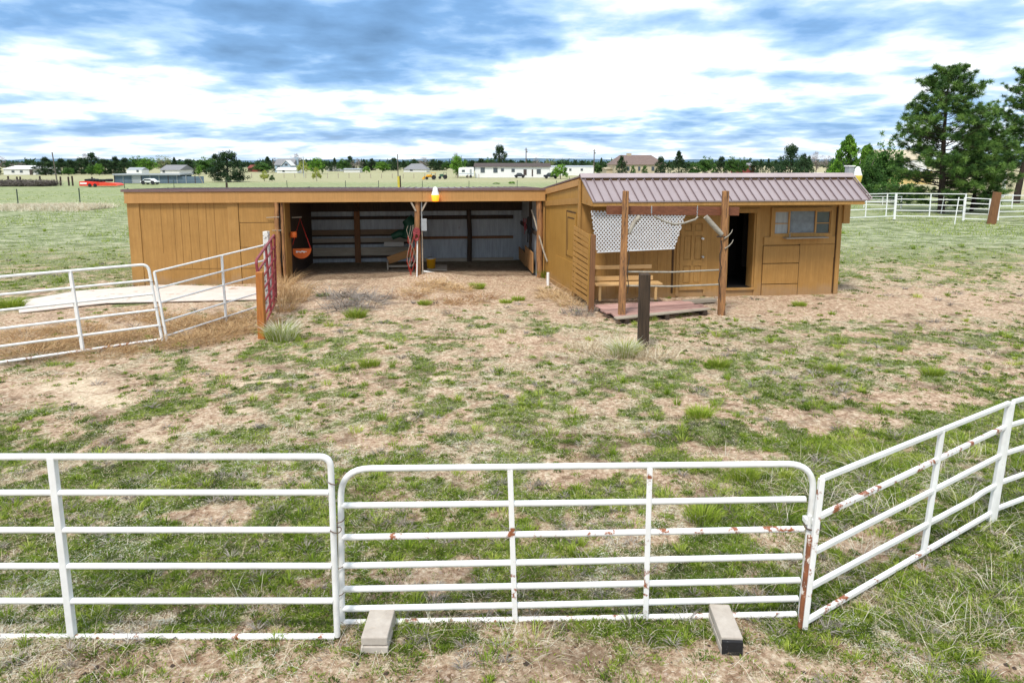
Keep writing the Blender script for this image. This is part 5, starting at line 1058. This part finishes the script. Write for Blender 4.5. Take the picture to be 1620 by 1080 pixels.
for r_ in TR: tree(*r_[:6], Y=r_[6], cat='bush' if 'bush' in r_[4] else 'tree')
# low hedge on the right and field bushes
for px, top, base, wpx, kind, lab, Y in ((1368, 291, 312, 48, 'dbush', 'left dark green hedge shrub behind the white pen panels', 64), (1400, 288, 312, 50, 'dbush', 'middle dark green hedge shrub below the dark round tree', 62), (1434, 290, 312, 46, 'dbush', 'right dark green hedge shrub at the foot of large pine', 60),
   (421, 269, 287, 15, 'ybush', 'yellow green bush in the field right of the lone pine', 138), (433, 277, 286, 9, 'dbush', 'small dark bush next to the yellow green bush', 138), (503, 265, 286, 14, 'ybush', 'fresh green bush in the field left of the yellow post', 138),
   (810, 287, 293, 12, 'bush', 'low weedy bush in the field before the mobile home', 118), (786, 289, 293, 12, 'bush', 'smaller weedy bush left of the low weedy bush', 118)):
    tree(px, top, base, wpx, kind, lab, Y, 'bush', 'bushes in the fields')
# ---- pebbles and clods
def pebbles(N_, r0, r1, m, name, label, sel):
    x, y = sample_ground(N_, 3.5, 24); k = sel(x, y) & free(x, y); x, y = x[k], y[k]; K = len(x); r = r0+(r1-r0)*RNG.random(K)**3
    B = np.array([(1, 0, 0), (.3, .95, 0), (-.8, .6, 0), (-.8, -.6, 0), (.3, -.95, 0), (.1, .1, .7)]); V = (B[None]*(r[:, None, None])*(.7+.6*RNG.random((K, 6, 1)))+np.stack([x, y, height(x, y)], -1)[:, None]).reshape(-1, 3)
    b0 = np.arange(K)[:, None]*6; F = np.concatenate([b0+np.array([[i, (i+1) % 5, 5]]) for i in range(5)]); tag(npmesh(name, V, F, m), label, 'stones', kind='stuff')
pebbles(5000, .006, .020, 'pebble', 'pebbles', 'small pale stones and clods scattered on the bare soil', lambda x, y: RNG.random(len(x)) < .12+.6*bare(x, y)+.6*gs(x, y, 3, 17.8, 9, 2.6))
pebbles(3000, .010, .030, 'darkwood', 'clods', 'dark dung and earth clods scattered through the yard', lambda x, y: RNG.random(len(x)) < .03+.25*gs(x, y, 2, 17.5, 9, 3.5)+.2*(y < 5))
# ---- the large pines
def big_pine(x, Y, H_, Wd, seed, label, top=1.0, name='pine_tree', n_br=88, cards_per=70, low=.07):
    rng = np.random.default_rng(seed); rnd = random.Random(seed); t = thing(name, label, 'pine tree', (x, Y, 0), 'tall pines on the right')
    FM = Matrix.Translation((x, Y, 0)); tb = MB(FM); lean = lambda z: Vector((.25*math.sin(z*.4+seed), .15*math.cos(z*.5), z))
    tb.tube([lean(H_*i/10-.1) for i in range(10)]+[lean(H_*.97)], .26*H_/10.7, 10, .03); C = []; Rr = []
    for i in range(n_br):
        f = low+(.97-low)*(i/n_br)**.9; z = f*H_; prof = (min(1, (f+.10)/.32))*(1-max(0, (f-.30)/.74)**1.6); ln = Wd/2*prof*rnd.uniform(.62, 1.12)+.25
        a = i*2.4+rnd.uniform(-.5, .5); rise = rnd.uniform(-.02, .35)+.45*f; p = lean(z); pts = [p]
        dirv = Vector((math.cos(a), math.sin(a), 0))
        for k in range(1, 6): q = k/5; pts.append(p+dirv*ln*q+Vector((rnd.uniform(-.08, .08), rnd.uniform(-.08, .08), ln*rise*q**1.5-ln*.10*q*(1-f))))
        tb.tube(pts, .055*(1.2-f), 5, .012, cap=False)
        nt_ = int(3+ln*4.5)
        for k in range(nt_):
            q = rnd.uniform(.42, 1.04); c = p+(pts[-1]-p)*q; c = c+Vector((rnd.gauss(0, .26), rnd.gauss(0, .26), rnd.gauss(.05, .13)))*min(1.3, ln*.42)
            C.append(tuple(c)); Rr.append(rnd.uniform(.19, .32))
            if k % 2 == 0: tb.tube([p+(pts[-1]-p)*max(.2, q-.25), c], .018, 4, .006, cap=False)
    for k in range(18): C.append(tuple(lean(H_*rnd.uniform(.93, 1.0))+Vector((rnd.gauss(0, .2), rnd.gauss(0, .2), 0)))); Rr.append(.2)
    tb.build('trunk', 'bark', t)
    C = np.array(C); V, F, T = cards(C, np.array(Rr), cards_per, .2, .030, rng, .25, radial=True)
    o = npmesh('crown', V+np.array([x, Y, 0]), F, 'needles', T); o.parent = t; o.matrix_parent_inverse = t.matrix_basis.inverted(); return t
def bp(px, top, Y): return (px-810)/FP*Y, D(px, top, Y).z
x_, h_ = bp(1486, 107, 50); big_pine(x_, 50, h_, 7.6, 2, 'large pine with open crown standing behind the white pen panels', low=.06, n_br=104)
x_, h_ = bp(1538, 205, 51.5); big_pine(x_, 51.5, h_, 5.4, 19, 'shorter pine leaning out of the right side of the large pine', low=.05, n_br=70)
x_, h_ = bp(1612, 104, 62); big_pine(x_, 62, h_, 6.6, 5, 'second tall pine cut off by the right edge of the picture', low=.22, n_br=80)
# ------------------------------------------------------------------ pens on the right
def pen_panel(a, b, za, zb_, rails, label, ups=(.5,), name='pen_fence_panel', bot=.28, round_=False, cat='fence panel', w=.05):
    a, b = Vector(a), Vector(b); t = thing(name, label, cat, a, 'white panels of the right pen'); at, bt = Vector((a.x, a.y, za)), Vector((b.x, b.y, zb_))
    for i in range(rails):
        f = bot/za+(1-bot/za)*i/(rails-1); MB().beam(lerp(a, at, f), lerp(b, bt, f), w, w).build('rail', 'white_far', t)
    for q in (0, 1): p0, p1 = ((a, at), (b, bt))[q]; MB().beam(lerp(p0, p1, .04), p1+Vector((0, 0, .03)), w*1.3, w*1.3).build('end_post', 'white_far', t)
    for u_ in ups: MB().beam(lerp(lerp(a, at, bot/za), lerp(b, bt, bot/za), u_), lerp(at, bt, u_), w, w).build('upright', 'white_far', t)
    return t
def xy(px, Y): return ((px-810)/FP*Y, Y, 0)
def zz_(px, py, Y): return D(px, py, Y).z
pen_panel(xy(1326, 41.5), xy(1415, 43.2), zz_(1326, 308, 41.5), zz_(1415, 306, 43.2), 4, 'white pen panel partly hidden behind the cabin corner', (.48, .85))
pen_panel(xy(1416.5, 43.3), xy(1526, 42.5), zz_(1416, 306, 43.3), zz_(1526, 307, 42.5), 5, 'long white pen panel in front of the large pine', (.5,))
pen_panel(xy(1524.5, 42.2), xy(1565, 41.6), zz_(1524, 313, 42.2), zz_(1565, 315, 41.6), 5, 'short white pen gate leaning between panel and brown post', (), 'pen_gate', .2, cat='gate')
pen_panel(xy(1580, 42.3), xy(1680, 44), zz_(1580, 309, 42.3), zz_(1680, 310, 44), 5, 'white pen panel right of the tilted brown post', (.45,))
pen_panel(xy(1366, 55), xy(1425, 54), zz_(1366, 311, 55), zz_(1425, 311, 54), 4, 'farther white panel glimpsed behind the pen on the left', (.5,))
pen_panel(xy(1470, 52), xy(1600, 54), 1.15, 1.15, 3, 'farther low white panel behind the long pen panel', (.5,))
a, b = Vector(xy(1570, 40.8)), Vector(xy(1575, 40.8)); a.z = -.1; b.z = zz_(1575, 304, 40.8)
tag(MB().beam(a, b, .40, .3, ends=(.36, .28)).build('wooden_post', 'brownwood', None, .02), 'thick tilted brown post beside the short pen gate', 'post')
for px, top, Y, lab in ((1512, 312, 40.5, 'thin white stake leaning before the long pen panel'), (1489, 310, 49, 'thin white stake near the trunk of large pine')):
    p = Vector(xy(px, Y)); tag(MB().tube([p, (p.x+.12, Y, zz_(px, top, Y))], .03, 6).build('stake', 'white_far'), lab, 'stake')
p = Vector(xy(1584, 72)); tag(MB().box(p.x-.15, p.x+.15, 71.9, 72.1, 0, 2.6).build('white_marker', 'white_far', None, .02), 'white marker board standing left of the second tall pine', 'marker')
# ------------------------------------------------------------------ far buildings
def house(px0, px1, ytop, ywall, ybase, Y, name, label, cat, wall, roofm, ridge='x', depth=7., wins=(), doors=(), chim=None, wm_='glass', over=.3, gable_px=None, hip=0.):
    x0, x1 = (px0-810)/FP*Y, (px1-810)/FP*Y; zt, zw, zb0 = D(px0, ytop, Y).z, D(px0, ywall, Y).z, min(0, D(px0, ybase, Y).z)
    t = thing(name, label, cat, ((x0+x1)/2, Y, 0)); mb = MB(); Yb_ = Y+depth; o = over
    if ridge == 'x':
        mb.box(x0, x1, Y, Yb_, 0, zw)
        ym = (Y+Yb_)/2; mb.build('wall', wall, t)
        mb = MB(); q = (x1-x0)*hip; 
        a = [(x0-o, Y-o, zw-.03), (x1+o, Y-o, zw-.03), (x1+o, Yb_+o, zw-.03), (x0-o, Yb_+o, zw-.03), (x0-o+q, ym, zt), (x1+o-q, ym, zt)]
        mb.add(a, [(0, 1, 5, 4), (2, 3, 4, 5), (1, 2, 5), (3, 0, 4), (3, 2, 1, 0)])
    else:
        xm = (x0+x1)/2; mb.prism([(x0, Y, 0), (x1, Y, 0), (x1, Y, zw), (xm, Y, zt-.08), (x0, Y, zw)], (0, depth, 0)); mb.build('wall', wall, t)
        mb = MB(); mb.prism([(x0-o, Y-o, zw-.12), (xm, Y-o, zt), (x1+o, Y-o, zw-.12), (x1+o, Y-o, zw+.02), (xm, Y-o, zt+.15), (x0-o, Y-o, zw+.02)], (0, depth+2*o, 0))
    rf_ = mb.build('roof', roofm, t)
    for (a, b, c, d) in wins:
        xa, xb, za, zb1 = (a-810)/FP*Y, (b-810)/FP*Y, D(a, d, Y).z, D(a, c, Y).z
        f_ = MB().box(xa-.06, xb+.06, Y-.06, Y-.002, za-.06, zb1+.06).build('window', 'greyroof', t); MB().box(xa, xb, Y-.075, Y-.061, za, zb1).build('pane', wm_, f_)
    for (a, b, c, d) in doors:
        xa, xb, za, zb1 = (a-810)/FP*Y, (b-810)/FP*Y, max(0, D(a, d, Y).z), D(a, c, Y).z; MB().box(xa, xb, Y-.07, Y-.002, za, zb1).build('door', 'darkroof', t)
    if chim: xa = (chim-810)/FP*Y; MB().box(xa-.6, xa+.6, (Y+Yb_)/2-.5, (Y+Yb_)/2+.5, zw, zt+.5).build('chimney', wall, rf_)
    return t
house(12, 62, 262, 267.5, 277, 212, 'metal_barn', 'long low white metal barn at the far left', 'barn', 'offwhite', 'whitep', 'x', 12, [(25, 29, 270, 273), (38, 42, 270, 273)], [(53, 58, 268, 277)])
house(205, 229, 265, 269, 277, 200, 'camper', 'white camper with rounded end parked behind the stalls', 'camper', 'whitep', 'metalgrey', 'x', 4, [(221, 224, 269, 272)], over=.05)
house(258, 288, 261, 269, 276, 205, 'grey_roof_house', 'white house with grey roof behind the horse stalls', 'house', 'offwhite', 'greyroof', 'x', 9, [(262, 265, 270, 273)])
house(396, 411, 261, 266, 273, 280, 'red_barn', 'small dark red barn beside the large lone pine', 'barn', 'redbarn', 'redbarn', 'x', 7)
house(438, 466, 251, 261, 273, 270, 'blue_house', 'pale blue two storey house with grey roof', 'house', 'bluewall', 'greyroof', 'x', 9, [(442, 446, 263, 267), (456, 460, 259, 263)], chim=467)
house(449, 463, 254, 262, 273, 262, 'white_gable_wing', 'white gable front standing before the blue house', 'house wing', 'bluewall', 'offwhite', 'y', 5, [(454, 458, 259, 262)])
house(441, 473, 265, 269, 275, 250, 'white_outbuilding', 'low white outbuilding in front of the blue house', 'outbuilding', 'whitep', 'offwhite', 'x', 5, [(450, 453, 269.5, 272)])
house(519, 540, 262, 266, 273, 300, 'gabled_house', 'small white gabled house among the far trees', 'house', 'offwhite', 'greyroof', 'y', 8, [(524, 528, 267, 270)])
house(546, 571, 266.5, 268, 273, 262, 'low_white_shed', 'low white shed left of the two field bushes', 'shed', 'offwhite', 'metalgrey', 'x', 5)
house(640, 676, 259, 268, 271, 270, 'hip_roof_house', 'low house with broad grey hipped roof', 'house', 'offwhite', 'greyroof', 'x', 10, [(650, 654, 268.5, 270.5)], hip=.3)
house(752, 869, 258, 264, 281, 171, 'mobile_home', 'long white mobile home with brown roof across the field', 'mobile home', 'whitep', 'darkroof', 'x', 7, [(761, 767, 265.5, 273), (781, 787, 266, 273), (793, 797, 267, 271), (809.5, 814, 267.5, 272), (849, 855, 268, 275)], [(828, 833, 268, 277), (841, 843, 268, 279)], over=.35)
house(870, 938, 262, 264, 275, 200, 'long_white_building', 'long low white ribbed building behind the dark pickup', 'building', 'whitep', 'metalgrey', 'x', 8, [(900, 903, 267, 270), (918, 921, 267, 270)], over=.1)
house(971, 1050, 245, 260.5, 276, 178, 'brown_roof_house', 'beige house with large brown hipped roof and chimney', 'house', 'beige', 'brownroof', 'x', 14, [(990, 994, 264, 270), (1008, 1011, 264, 270), (1029, 1033, 264, 270)], chim=1000, hip=.2)
house(958, 978, 265.5, 267, 274, 182, 'beige_garage', 'low beige garage attached left of the brown roofed house', 'garage', 'beige', 'beige', 'x', 8)
house(1168, 1190, 258, 262, 276, 230, 'brick_house', 'reddish brick house glimpsed over the cabin ridge', 'house', 'redbarn', 'greyroof', 'x', 10, [(1172, 1176, 265, 269), (1182, 1186, 265, 269)])
house(1404, 1460, 236, 252, 276, 130, 'tan_roof_house', 'large tan house behind the dark round tree', 'house', 'offwhite', 'beige', 'x', 12, [(1418, 1424, 258, 265)])
house(1384, 1470, 266, 271, 290, 118, 'yellow_wall_house', 'low pale yellow wall glimpsed through the trees at right', 'house', mat('pale_yellow_stucco', (.62, .47, .20), (.55, .42, .18), 1, .8, .1), 'offwhite', 'x', 6, [(1400, 1405, 275, 281)])
# horse stalls: blue grey sheets under a pale flat roof
Ys = 122; t = thing('horse_stalls', 'long low row of blue grey horse stalls with pale flat roof', 'stalls', xy(255, Ys))
x0, x1 = xy(185, Ys)[0], xy(326, Ys)[0]; zt_ = zz_(185, 275, Ys)
MB().box(x0-.1, x0+15.9*.75, Ys-.4, Ys+4, zt_-.28, zt_).build('roof', 'metalgrey', t)
MB().box(x0-.05, x0+15.9*.75, Ys+3.8, Ys+3.95, 0, zt_-.3).build('back_wall', 'stallblue', t)
for i in range(10):
    xa = x0+(x1-x0)*i/10; MB().box(xa+.06, xa+(x1-x0)/10-.06, Ys, Ys+.08, .05, zt_-.3-(.15 if i > 6 else 0)).build('stall_panel', 'stallblue' if i != 2 else 'metalgrey', t); MB().box(xa-.05, xa+.05, Ys-.05, Ys+.1, 0, zt_-.29).build('stall_post', 'metalgrey' if i % 3 else 'darkroof', t)
MB().beam((x1-.2, Ys, 0), (x1-.9, Ys, zt_-.2), .1, .1).build('brace', 'oldwood', t)
# vehicles
def car(px, Y, L, H_, body, label, name='parked_car', cat='car', rz=0., pickup=False, W=1.75):
    x, _, _ = xy(px, Y); t = thing(name, label, cat, (x, Y, 0)); F_ = Matrix.Translation((x, Y, 0)) @ Matrix.Rotation(rz, 4, 'Z'); h = L/2
    side = [(-h, .35), (-h, H_*.55), (-h*.72, H_*.62), (-h*.42, H_), (h*.30, H_), (h*.68, H_*.62), (h*.98, H_*.55), (h, .35)] if not pickup else [(-h, .4), (-h, H_*.62), (-h*.62, H_*.66), (-h*.40, H_), (h*.06, H_), (h*.12, H_*.62), (h, H_*.60), (h, .4)]
    mb = MB(F_); mb.prism([(a, -W/2, b) for a, b in side], (0, W, 0)); mb.build('body', body, t, .06)
    mb = MB(F_); win_ = [(-h*.62, H_*.64), (-h*.38, H_*.94), (h*.26, H_*.94), (h*.58, H_*.64)] if not pickup else [(-h*.52, H_*.68), (-h*.36, H_*.94), (h*.0, H_*.94), (h*.04, H_*.68)]
    mb.prism([(a, -W/2-.012, b) for a, b in win_], (0, .01, 0)); mb.build('side_window', 'glass', t)
    for a in (-h*.62, h*.62):
        for q in (-W/2-.02, W/2-.18): w0 = MB(F_).tube([(a, q, .34), (a, q+.2, .34)], .33, 16).build('wheel', 'black', t)
    return t
car(241, 116, 2.6, 1.0, 'whitep', 'small white car parked in front of the horse stalls', W=1.6)
car(871, 160, 3.4, 1.35, 'darkpaint', 'dark pickup parked at the right end of the mobile home', 'pickup_truck', 'pickup', pickup=True)
car(1292, 150, 4.4, 1.5, 'whitep', 'white car passing behind the cabin ridge')
car(822, 168, 2.6, 1.2, 'darkpaint', 'small dark vehicle beside the mobile home door', 'utility_vehicle', 'vehicle')
x, Y, _ = xy(738, 168); t = thing('camper_trailer', 'white camper trailer at the left end of the mobile home', 'camper', (x, Y, 0)); L_ = 24/FP*Y
MB().prism([(x-L_/2, Y, .45), (x+L_/2, Y, .4), (x+L_/2, Y, 2.35), (x+L_/2-.3, Y, 2.6), (x-L_/2+.2, Y, 2.5), (x-L_/2, Y, 2.2)], (0, 2.3, 0)).build('body', 'whitep', t, .05)
MB().box(x-L_*.28, x-L_*.08, Y-.02, Y-.004, 1.4, 1.95).build('window', 'glass', t); MB().box(x+.9, x+1.35, Y-.02, Y-.004, .6, 2.1).build('door', 'metalgrey', t); MB().box(x-L_/2+.05, x+L_/2-.1, Y-.018, Y-.003, 1.0, 1.12).build('stripe', 'bluewall', t)
for a in (.3, 1.1): MB().tube([(x+a, Y-.03, .34), (x+a, Y+.17, .34)], .33, 14).build('wheel', 'black', t)
# red trailer with black bundles
Y = 104; x0, x1 = xy(129, Y)[0], xy(190, Y)[0]; t = thing('red_trailer', 'long low bright red trailer with black bundles in the left field', 'trailer', ((x0+x1)/2, Y, 0)); xm = (x0+x1)/2
MB().prism([(x0, Y, .15), (x0, Y, .82), (x0+1, Y, .88), (xm, Y, .72), (xm, Y, .15)], (0, 1.9, 0)).build('body', 'redfar', t, .04)
MB().prism([(xm+.003, Y, .15), (xm+.003, Y, .70), (x1-.5, Y, .55), (x1, Y, .28), (x1-.2, Y, .15)], (0, 1.9, 0)).build('front_deck', 'orangefar', t, .04)
MB().box(x0+.12, x0+1.15, Y-.02, Y-.002, .42, .66).build('white_panel', 'whitep', t)
random.seed(5)
for i in range(7): a = x0+.9+i*.52; r0 = random.uniform(.14, .26); MB().tube([(a, Y+.2, .85+r0*.6), (a+.1, Y+1.5, .85+r0*.6)], r0, 9, wob=.3).build('bundle', 'black', t)
for a in (x0+1.6, x0+2.4): MB().tube([(a, Y-.06, .26), (a, Y+.1, .26)], .26, 14).build('wheel', 'black', t)
# tractors
def tractor(px0, px1, Y, body, label, loader):
    x0, x1 = xy(px0, Y)[0], xy(px1, Y)[0]; t = thing('tractor', label, 'tractor', ((x0+x1)/2, Y, 0)); L_ = x1-x0
    MB().prism([(x0+L_*.25, Y, .5), (x0+L_*.25, Y, 1.05), (x0+L_*.62, Y, 1.15), (x0+L_*.62, Y, .5)], (0, .8, 0)).build('hood', body, t, .04)
    MB().box(x0+L_*.62, x0+L_*.95, Y-.1, Y+.9, .5, .95).build('fender', body, t, .04)
    for q in (.64, .92): MB().beam((x0+L_*q, Y, .95), (x0+L_*q, Y, 1.45), .06, .06).build('canopy_post', 'black', t)
    MB().box(x0+L_*.6, x0+L_*.97, Y-.1, Y+.9, 1.45, 1.52).build('canopy', body, t)
    for a, r0 in ((x0+L_*.3, .33), (x0+L_*.82, .5)): MB().tube([(a, Y-.3, r0), (a, Y-.08, r0)], r0, 16).build('wheel', 'black', t)
    if loader:
        MB().beam((x0+L_*.6, Y-.15, 1.0), (x0+.3, Y-.15, .5), .1, .14).build('loader_arm', body, t); MB().prism([(x0-.2, Y-.5, .1), (x0+.35, Y-.5, .1), (x0+.35, Y-.5, .75), (x0, Y-.5, .45)], (0, 1.6, 0)).build('bucket', body, t)
M['tracy'] = mat('yellow_machine_paint', (.80, .42, .03), (.6, .3, .02), 1, .5); M['tracg'] = mat('green_machine_paint', (.07, .15, .09), (.04, .10, .06), 1, .5)
tractor(670, 691, 150, 'tracy', 'yellow tractor with front loader in the field', True); tractor(692, 708, 156, 'tracg', 'dull green tractor right of the yellow one', False)
# poles
def pole(px, top, base, Y, label, r=.13, arm=True, lean=0., m='poletim', name='utility_pole'):
    x, _, _ = xy(px, Y); zt = zz_(px, top, Y); t = thing(name, label, 'pole', (x, Y, 0)); MB().tube([(x+lean, Y, -.2), (x, Y, zt)], r, 8, r*.8).build('pole', m, t)
    if arm: MB().beam((x-.5, Y-.12, zt-.5), (x+.5, Y-.12, zt-.5), .1, .1).build('crossarm', m, t); MB().tube([(x+.3, Y-.1, zt-1.4), (x+.3, Y-.1, zt-.9)], .17, 10).build('transformer', 'metalgrey', t)
    return t
pole(91, 241, 291, 118, 'near leaning utility pole before the dark pine row at left', .11, False, .45)
pole(347, 252, 290, 150, 'slim pale pole left of the lone dark pine', .08, False, 0, 'metalgrey'); pole(483, 247, 280, 175, 'grey pole beside the yellow green tree', .09, False, 0, 'metalgrey')
pole(631, 244, 280, 160, 'thin field pole above the yellow post', .12, False); pole(832, 234, 272, 205, 'utility pole behind the mobile home', .17, True); pole(938.5, 236, 274, 205, 'utility pole at the right end of long white building', .16, True)
# wires behind
t = thing('power_line', 'thin power wires strung between the two right utility poles', 'wire', (25, 205, 0))
for k in range(2):
    a, b = D(832, 237+k*2, 205), D(938.5, 239+k*2, 205); MB().tube([lerp(a, b, i/12)+Vector((0, 0, -2.2*4*(i/12)*(1-i/12))) for i in range(13)], .02, 4).build('wire', 'poletim', t)
# fences
def wire_fence(pxs, Y0, Y1, top_h, label, r=.035, m='darkgreenpost', wires=(.3, .6, .9), wm2='metalgrey', wr=.006):
    ps = [Vector(xy(px, Y0+(Y1-Y0)*i/(len(pxs)-1))) for i, px in enumerate(pxs)]; t = thing('wire_fence', label, 'fence', ps[0])
    for p in ps: h = top_h*random.uniform(.93, 1.07); MB().beam(p-Vector((0, 0, .1)), p+Vector((random.uniform(-.04, .04), 0, h)), r*2, r*1.6).build('fence_post', m, t)
    for w_ in wires:
        mb = MB(); mb.tube([p+Vector((0, 0, w_*top_h)) for p in ps], wr, 4); mb.build('wire', wm2, t)
    return t
wire_fence([-60, 30, 128, 205, 268], 57, 59, 1.55, 'wire fence with thin dark posts across the left pasture', .035)
wire_fence([200, 278, 361, 456, 548, 600, 669, 742, 818, 880], 99, 94, 1.2, 'wire fence on thin posts in the field behind the shed', .035)
wire_fence([x_ for x_ in range(384, 760, 17)], 170, 160, 1.1, 'farther fence with closely set posts before the far houses', .07, 'oldwood', (.5, .9))
wire_fence([-8, 18, 32, 37, 68, 100, 113, 119, 150], 112, 110, 1.5, 'stout dark corral posts beside the brush pile at left', .10, 'darkwood', (.85,))
wire_fence([900, 938, 990, 1050, 1110, 1170], 120, 118, 1.2, 'wire fence glimpsed beyond the cabin ridge', .04)
p = Vector(xy(633, 92)); t = thing('yellow_post', 'yellow and black marker post rising behind the shed roof', 'post', p)
MB().beam(p+Vector((-.10, 0, 0)), (p.x-.12, p.y, zz_(631, 279, 92)), .3, .12).build('yellow_face', mat('faded_yellow_paint', (.62, .50, .06), (.45, .36, .05), 3, .7), t); MB().beam(p+Vector((.14, 0, 0)), (p.x+.10, p.y, zz_(633, 278, 92)), .16, .18).build('timber', 'darkwood', t)
t = thing('wooden_post', 'stubby dark fence post poking above the shed roof at left', 'post', xy(361, 88)); p = Vector(xy(361, 88)); MB().beam(p, (p.x, p.y, zz_(361, 289, 88)), .2, .2).build('post', 'darkwood', t)
# brush windrow at left, weeds along the left fence line
n = 9000; X = RNG.uniform(xy(-40, 108)[0], xy(88, 108)[0], n); Yq = 108+RNG.normal(0, 1.0, n)
tag(blades(np.stack([X, Yq, RNG.random(n)*.6], -1), .3+.6*RNG.random(n), np.full(n, .07), .3+1.2*RNG.random(n), RNG.random(n)*.5, 'twigs', 'brush_windrow', droop=.3), 'long brown brush pile behind the corral posts at left', 'brush pile', kind='stuff')
n = 16000; X = RNG.uniform(-46, -30, n)*1.0; X = RNG.uniform(xy(-60, 58)[0], xy(205, 58)[0], n); Yq = 53.5+RNG.normal(0, 1.3, n)+1.2*np.sin(X*.3)
tag(blades(np.stack([X, Yq, np.zeros(n)], -1), .25+.35*RNG.random(n), np.full(n, .03), .2+.8*RNG.random(n), .4+.5*RNG.random(n), 'straw', 'tall_dry_grass', droop=.3), 'band of tall dry grass along the left wire fence', 'dry grass', kind='stuff')
n = 42000; iy = RNG.random(n)*(1/34-1/95)+1/95; Yq = 1/iy; X = (RNG.random(n)*2-1)*.8*Yq; kk = fbm(X*.25, Yq*.12)+.25*fbm(X*1.3, Yq*.6) > .66; X, Yq = X[kk], Yq[kk]; n = len(X)
tag(blades(np.stack([X, Yq, height(X, Yq)-.01], -1), .08+.12*RNG.random(n), .012+Yq*.0005, .3+.9*RNG.random(n), .35+.5*RNG.random(n), 'grassgreen', 'pasture_grass', droop=.3, segs=1), 'rough tussocky grass over the farther pasture', 'grass', kind='stuff')
# a mass of trees at the horizon
rng = np.random.default_rng(77); K = 2600; X = rng.uniform(-1100, 1100, K); Yq = rng.uniform(430, 900, K); hh = rng.uniform(2.5, 6.5, K)*(.5+.9*fbm(X/60, Yq/60))
C = np.stack([X, Yq, hh*.5], -1); V, F, T = cards(C, hh*.5, 26, 2.4, 1.5, rng, .4, tint_base=rng.random(K)*.8); V[:, 2] = np.maximum(V[:, 2], 0)
tag(npmesh('distant_woodland', V, F, 'needles_far', T), 'continuous dark tree line along the far horizon', 'woodland', kind='stuff')
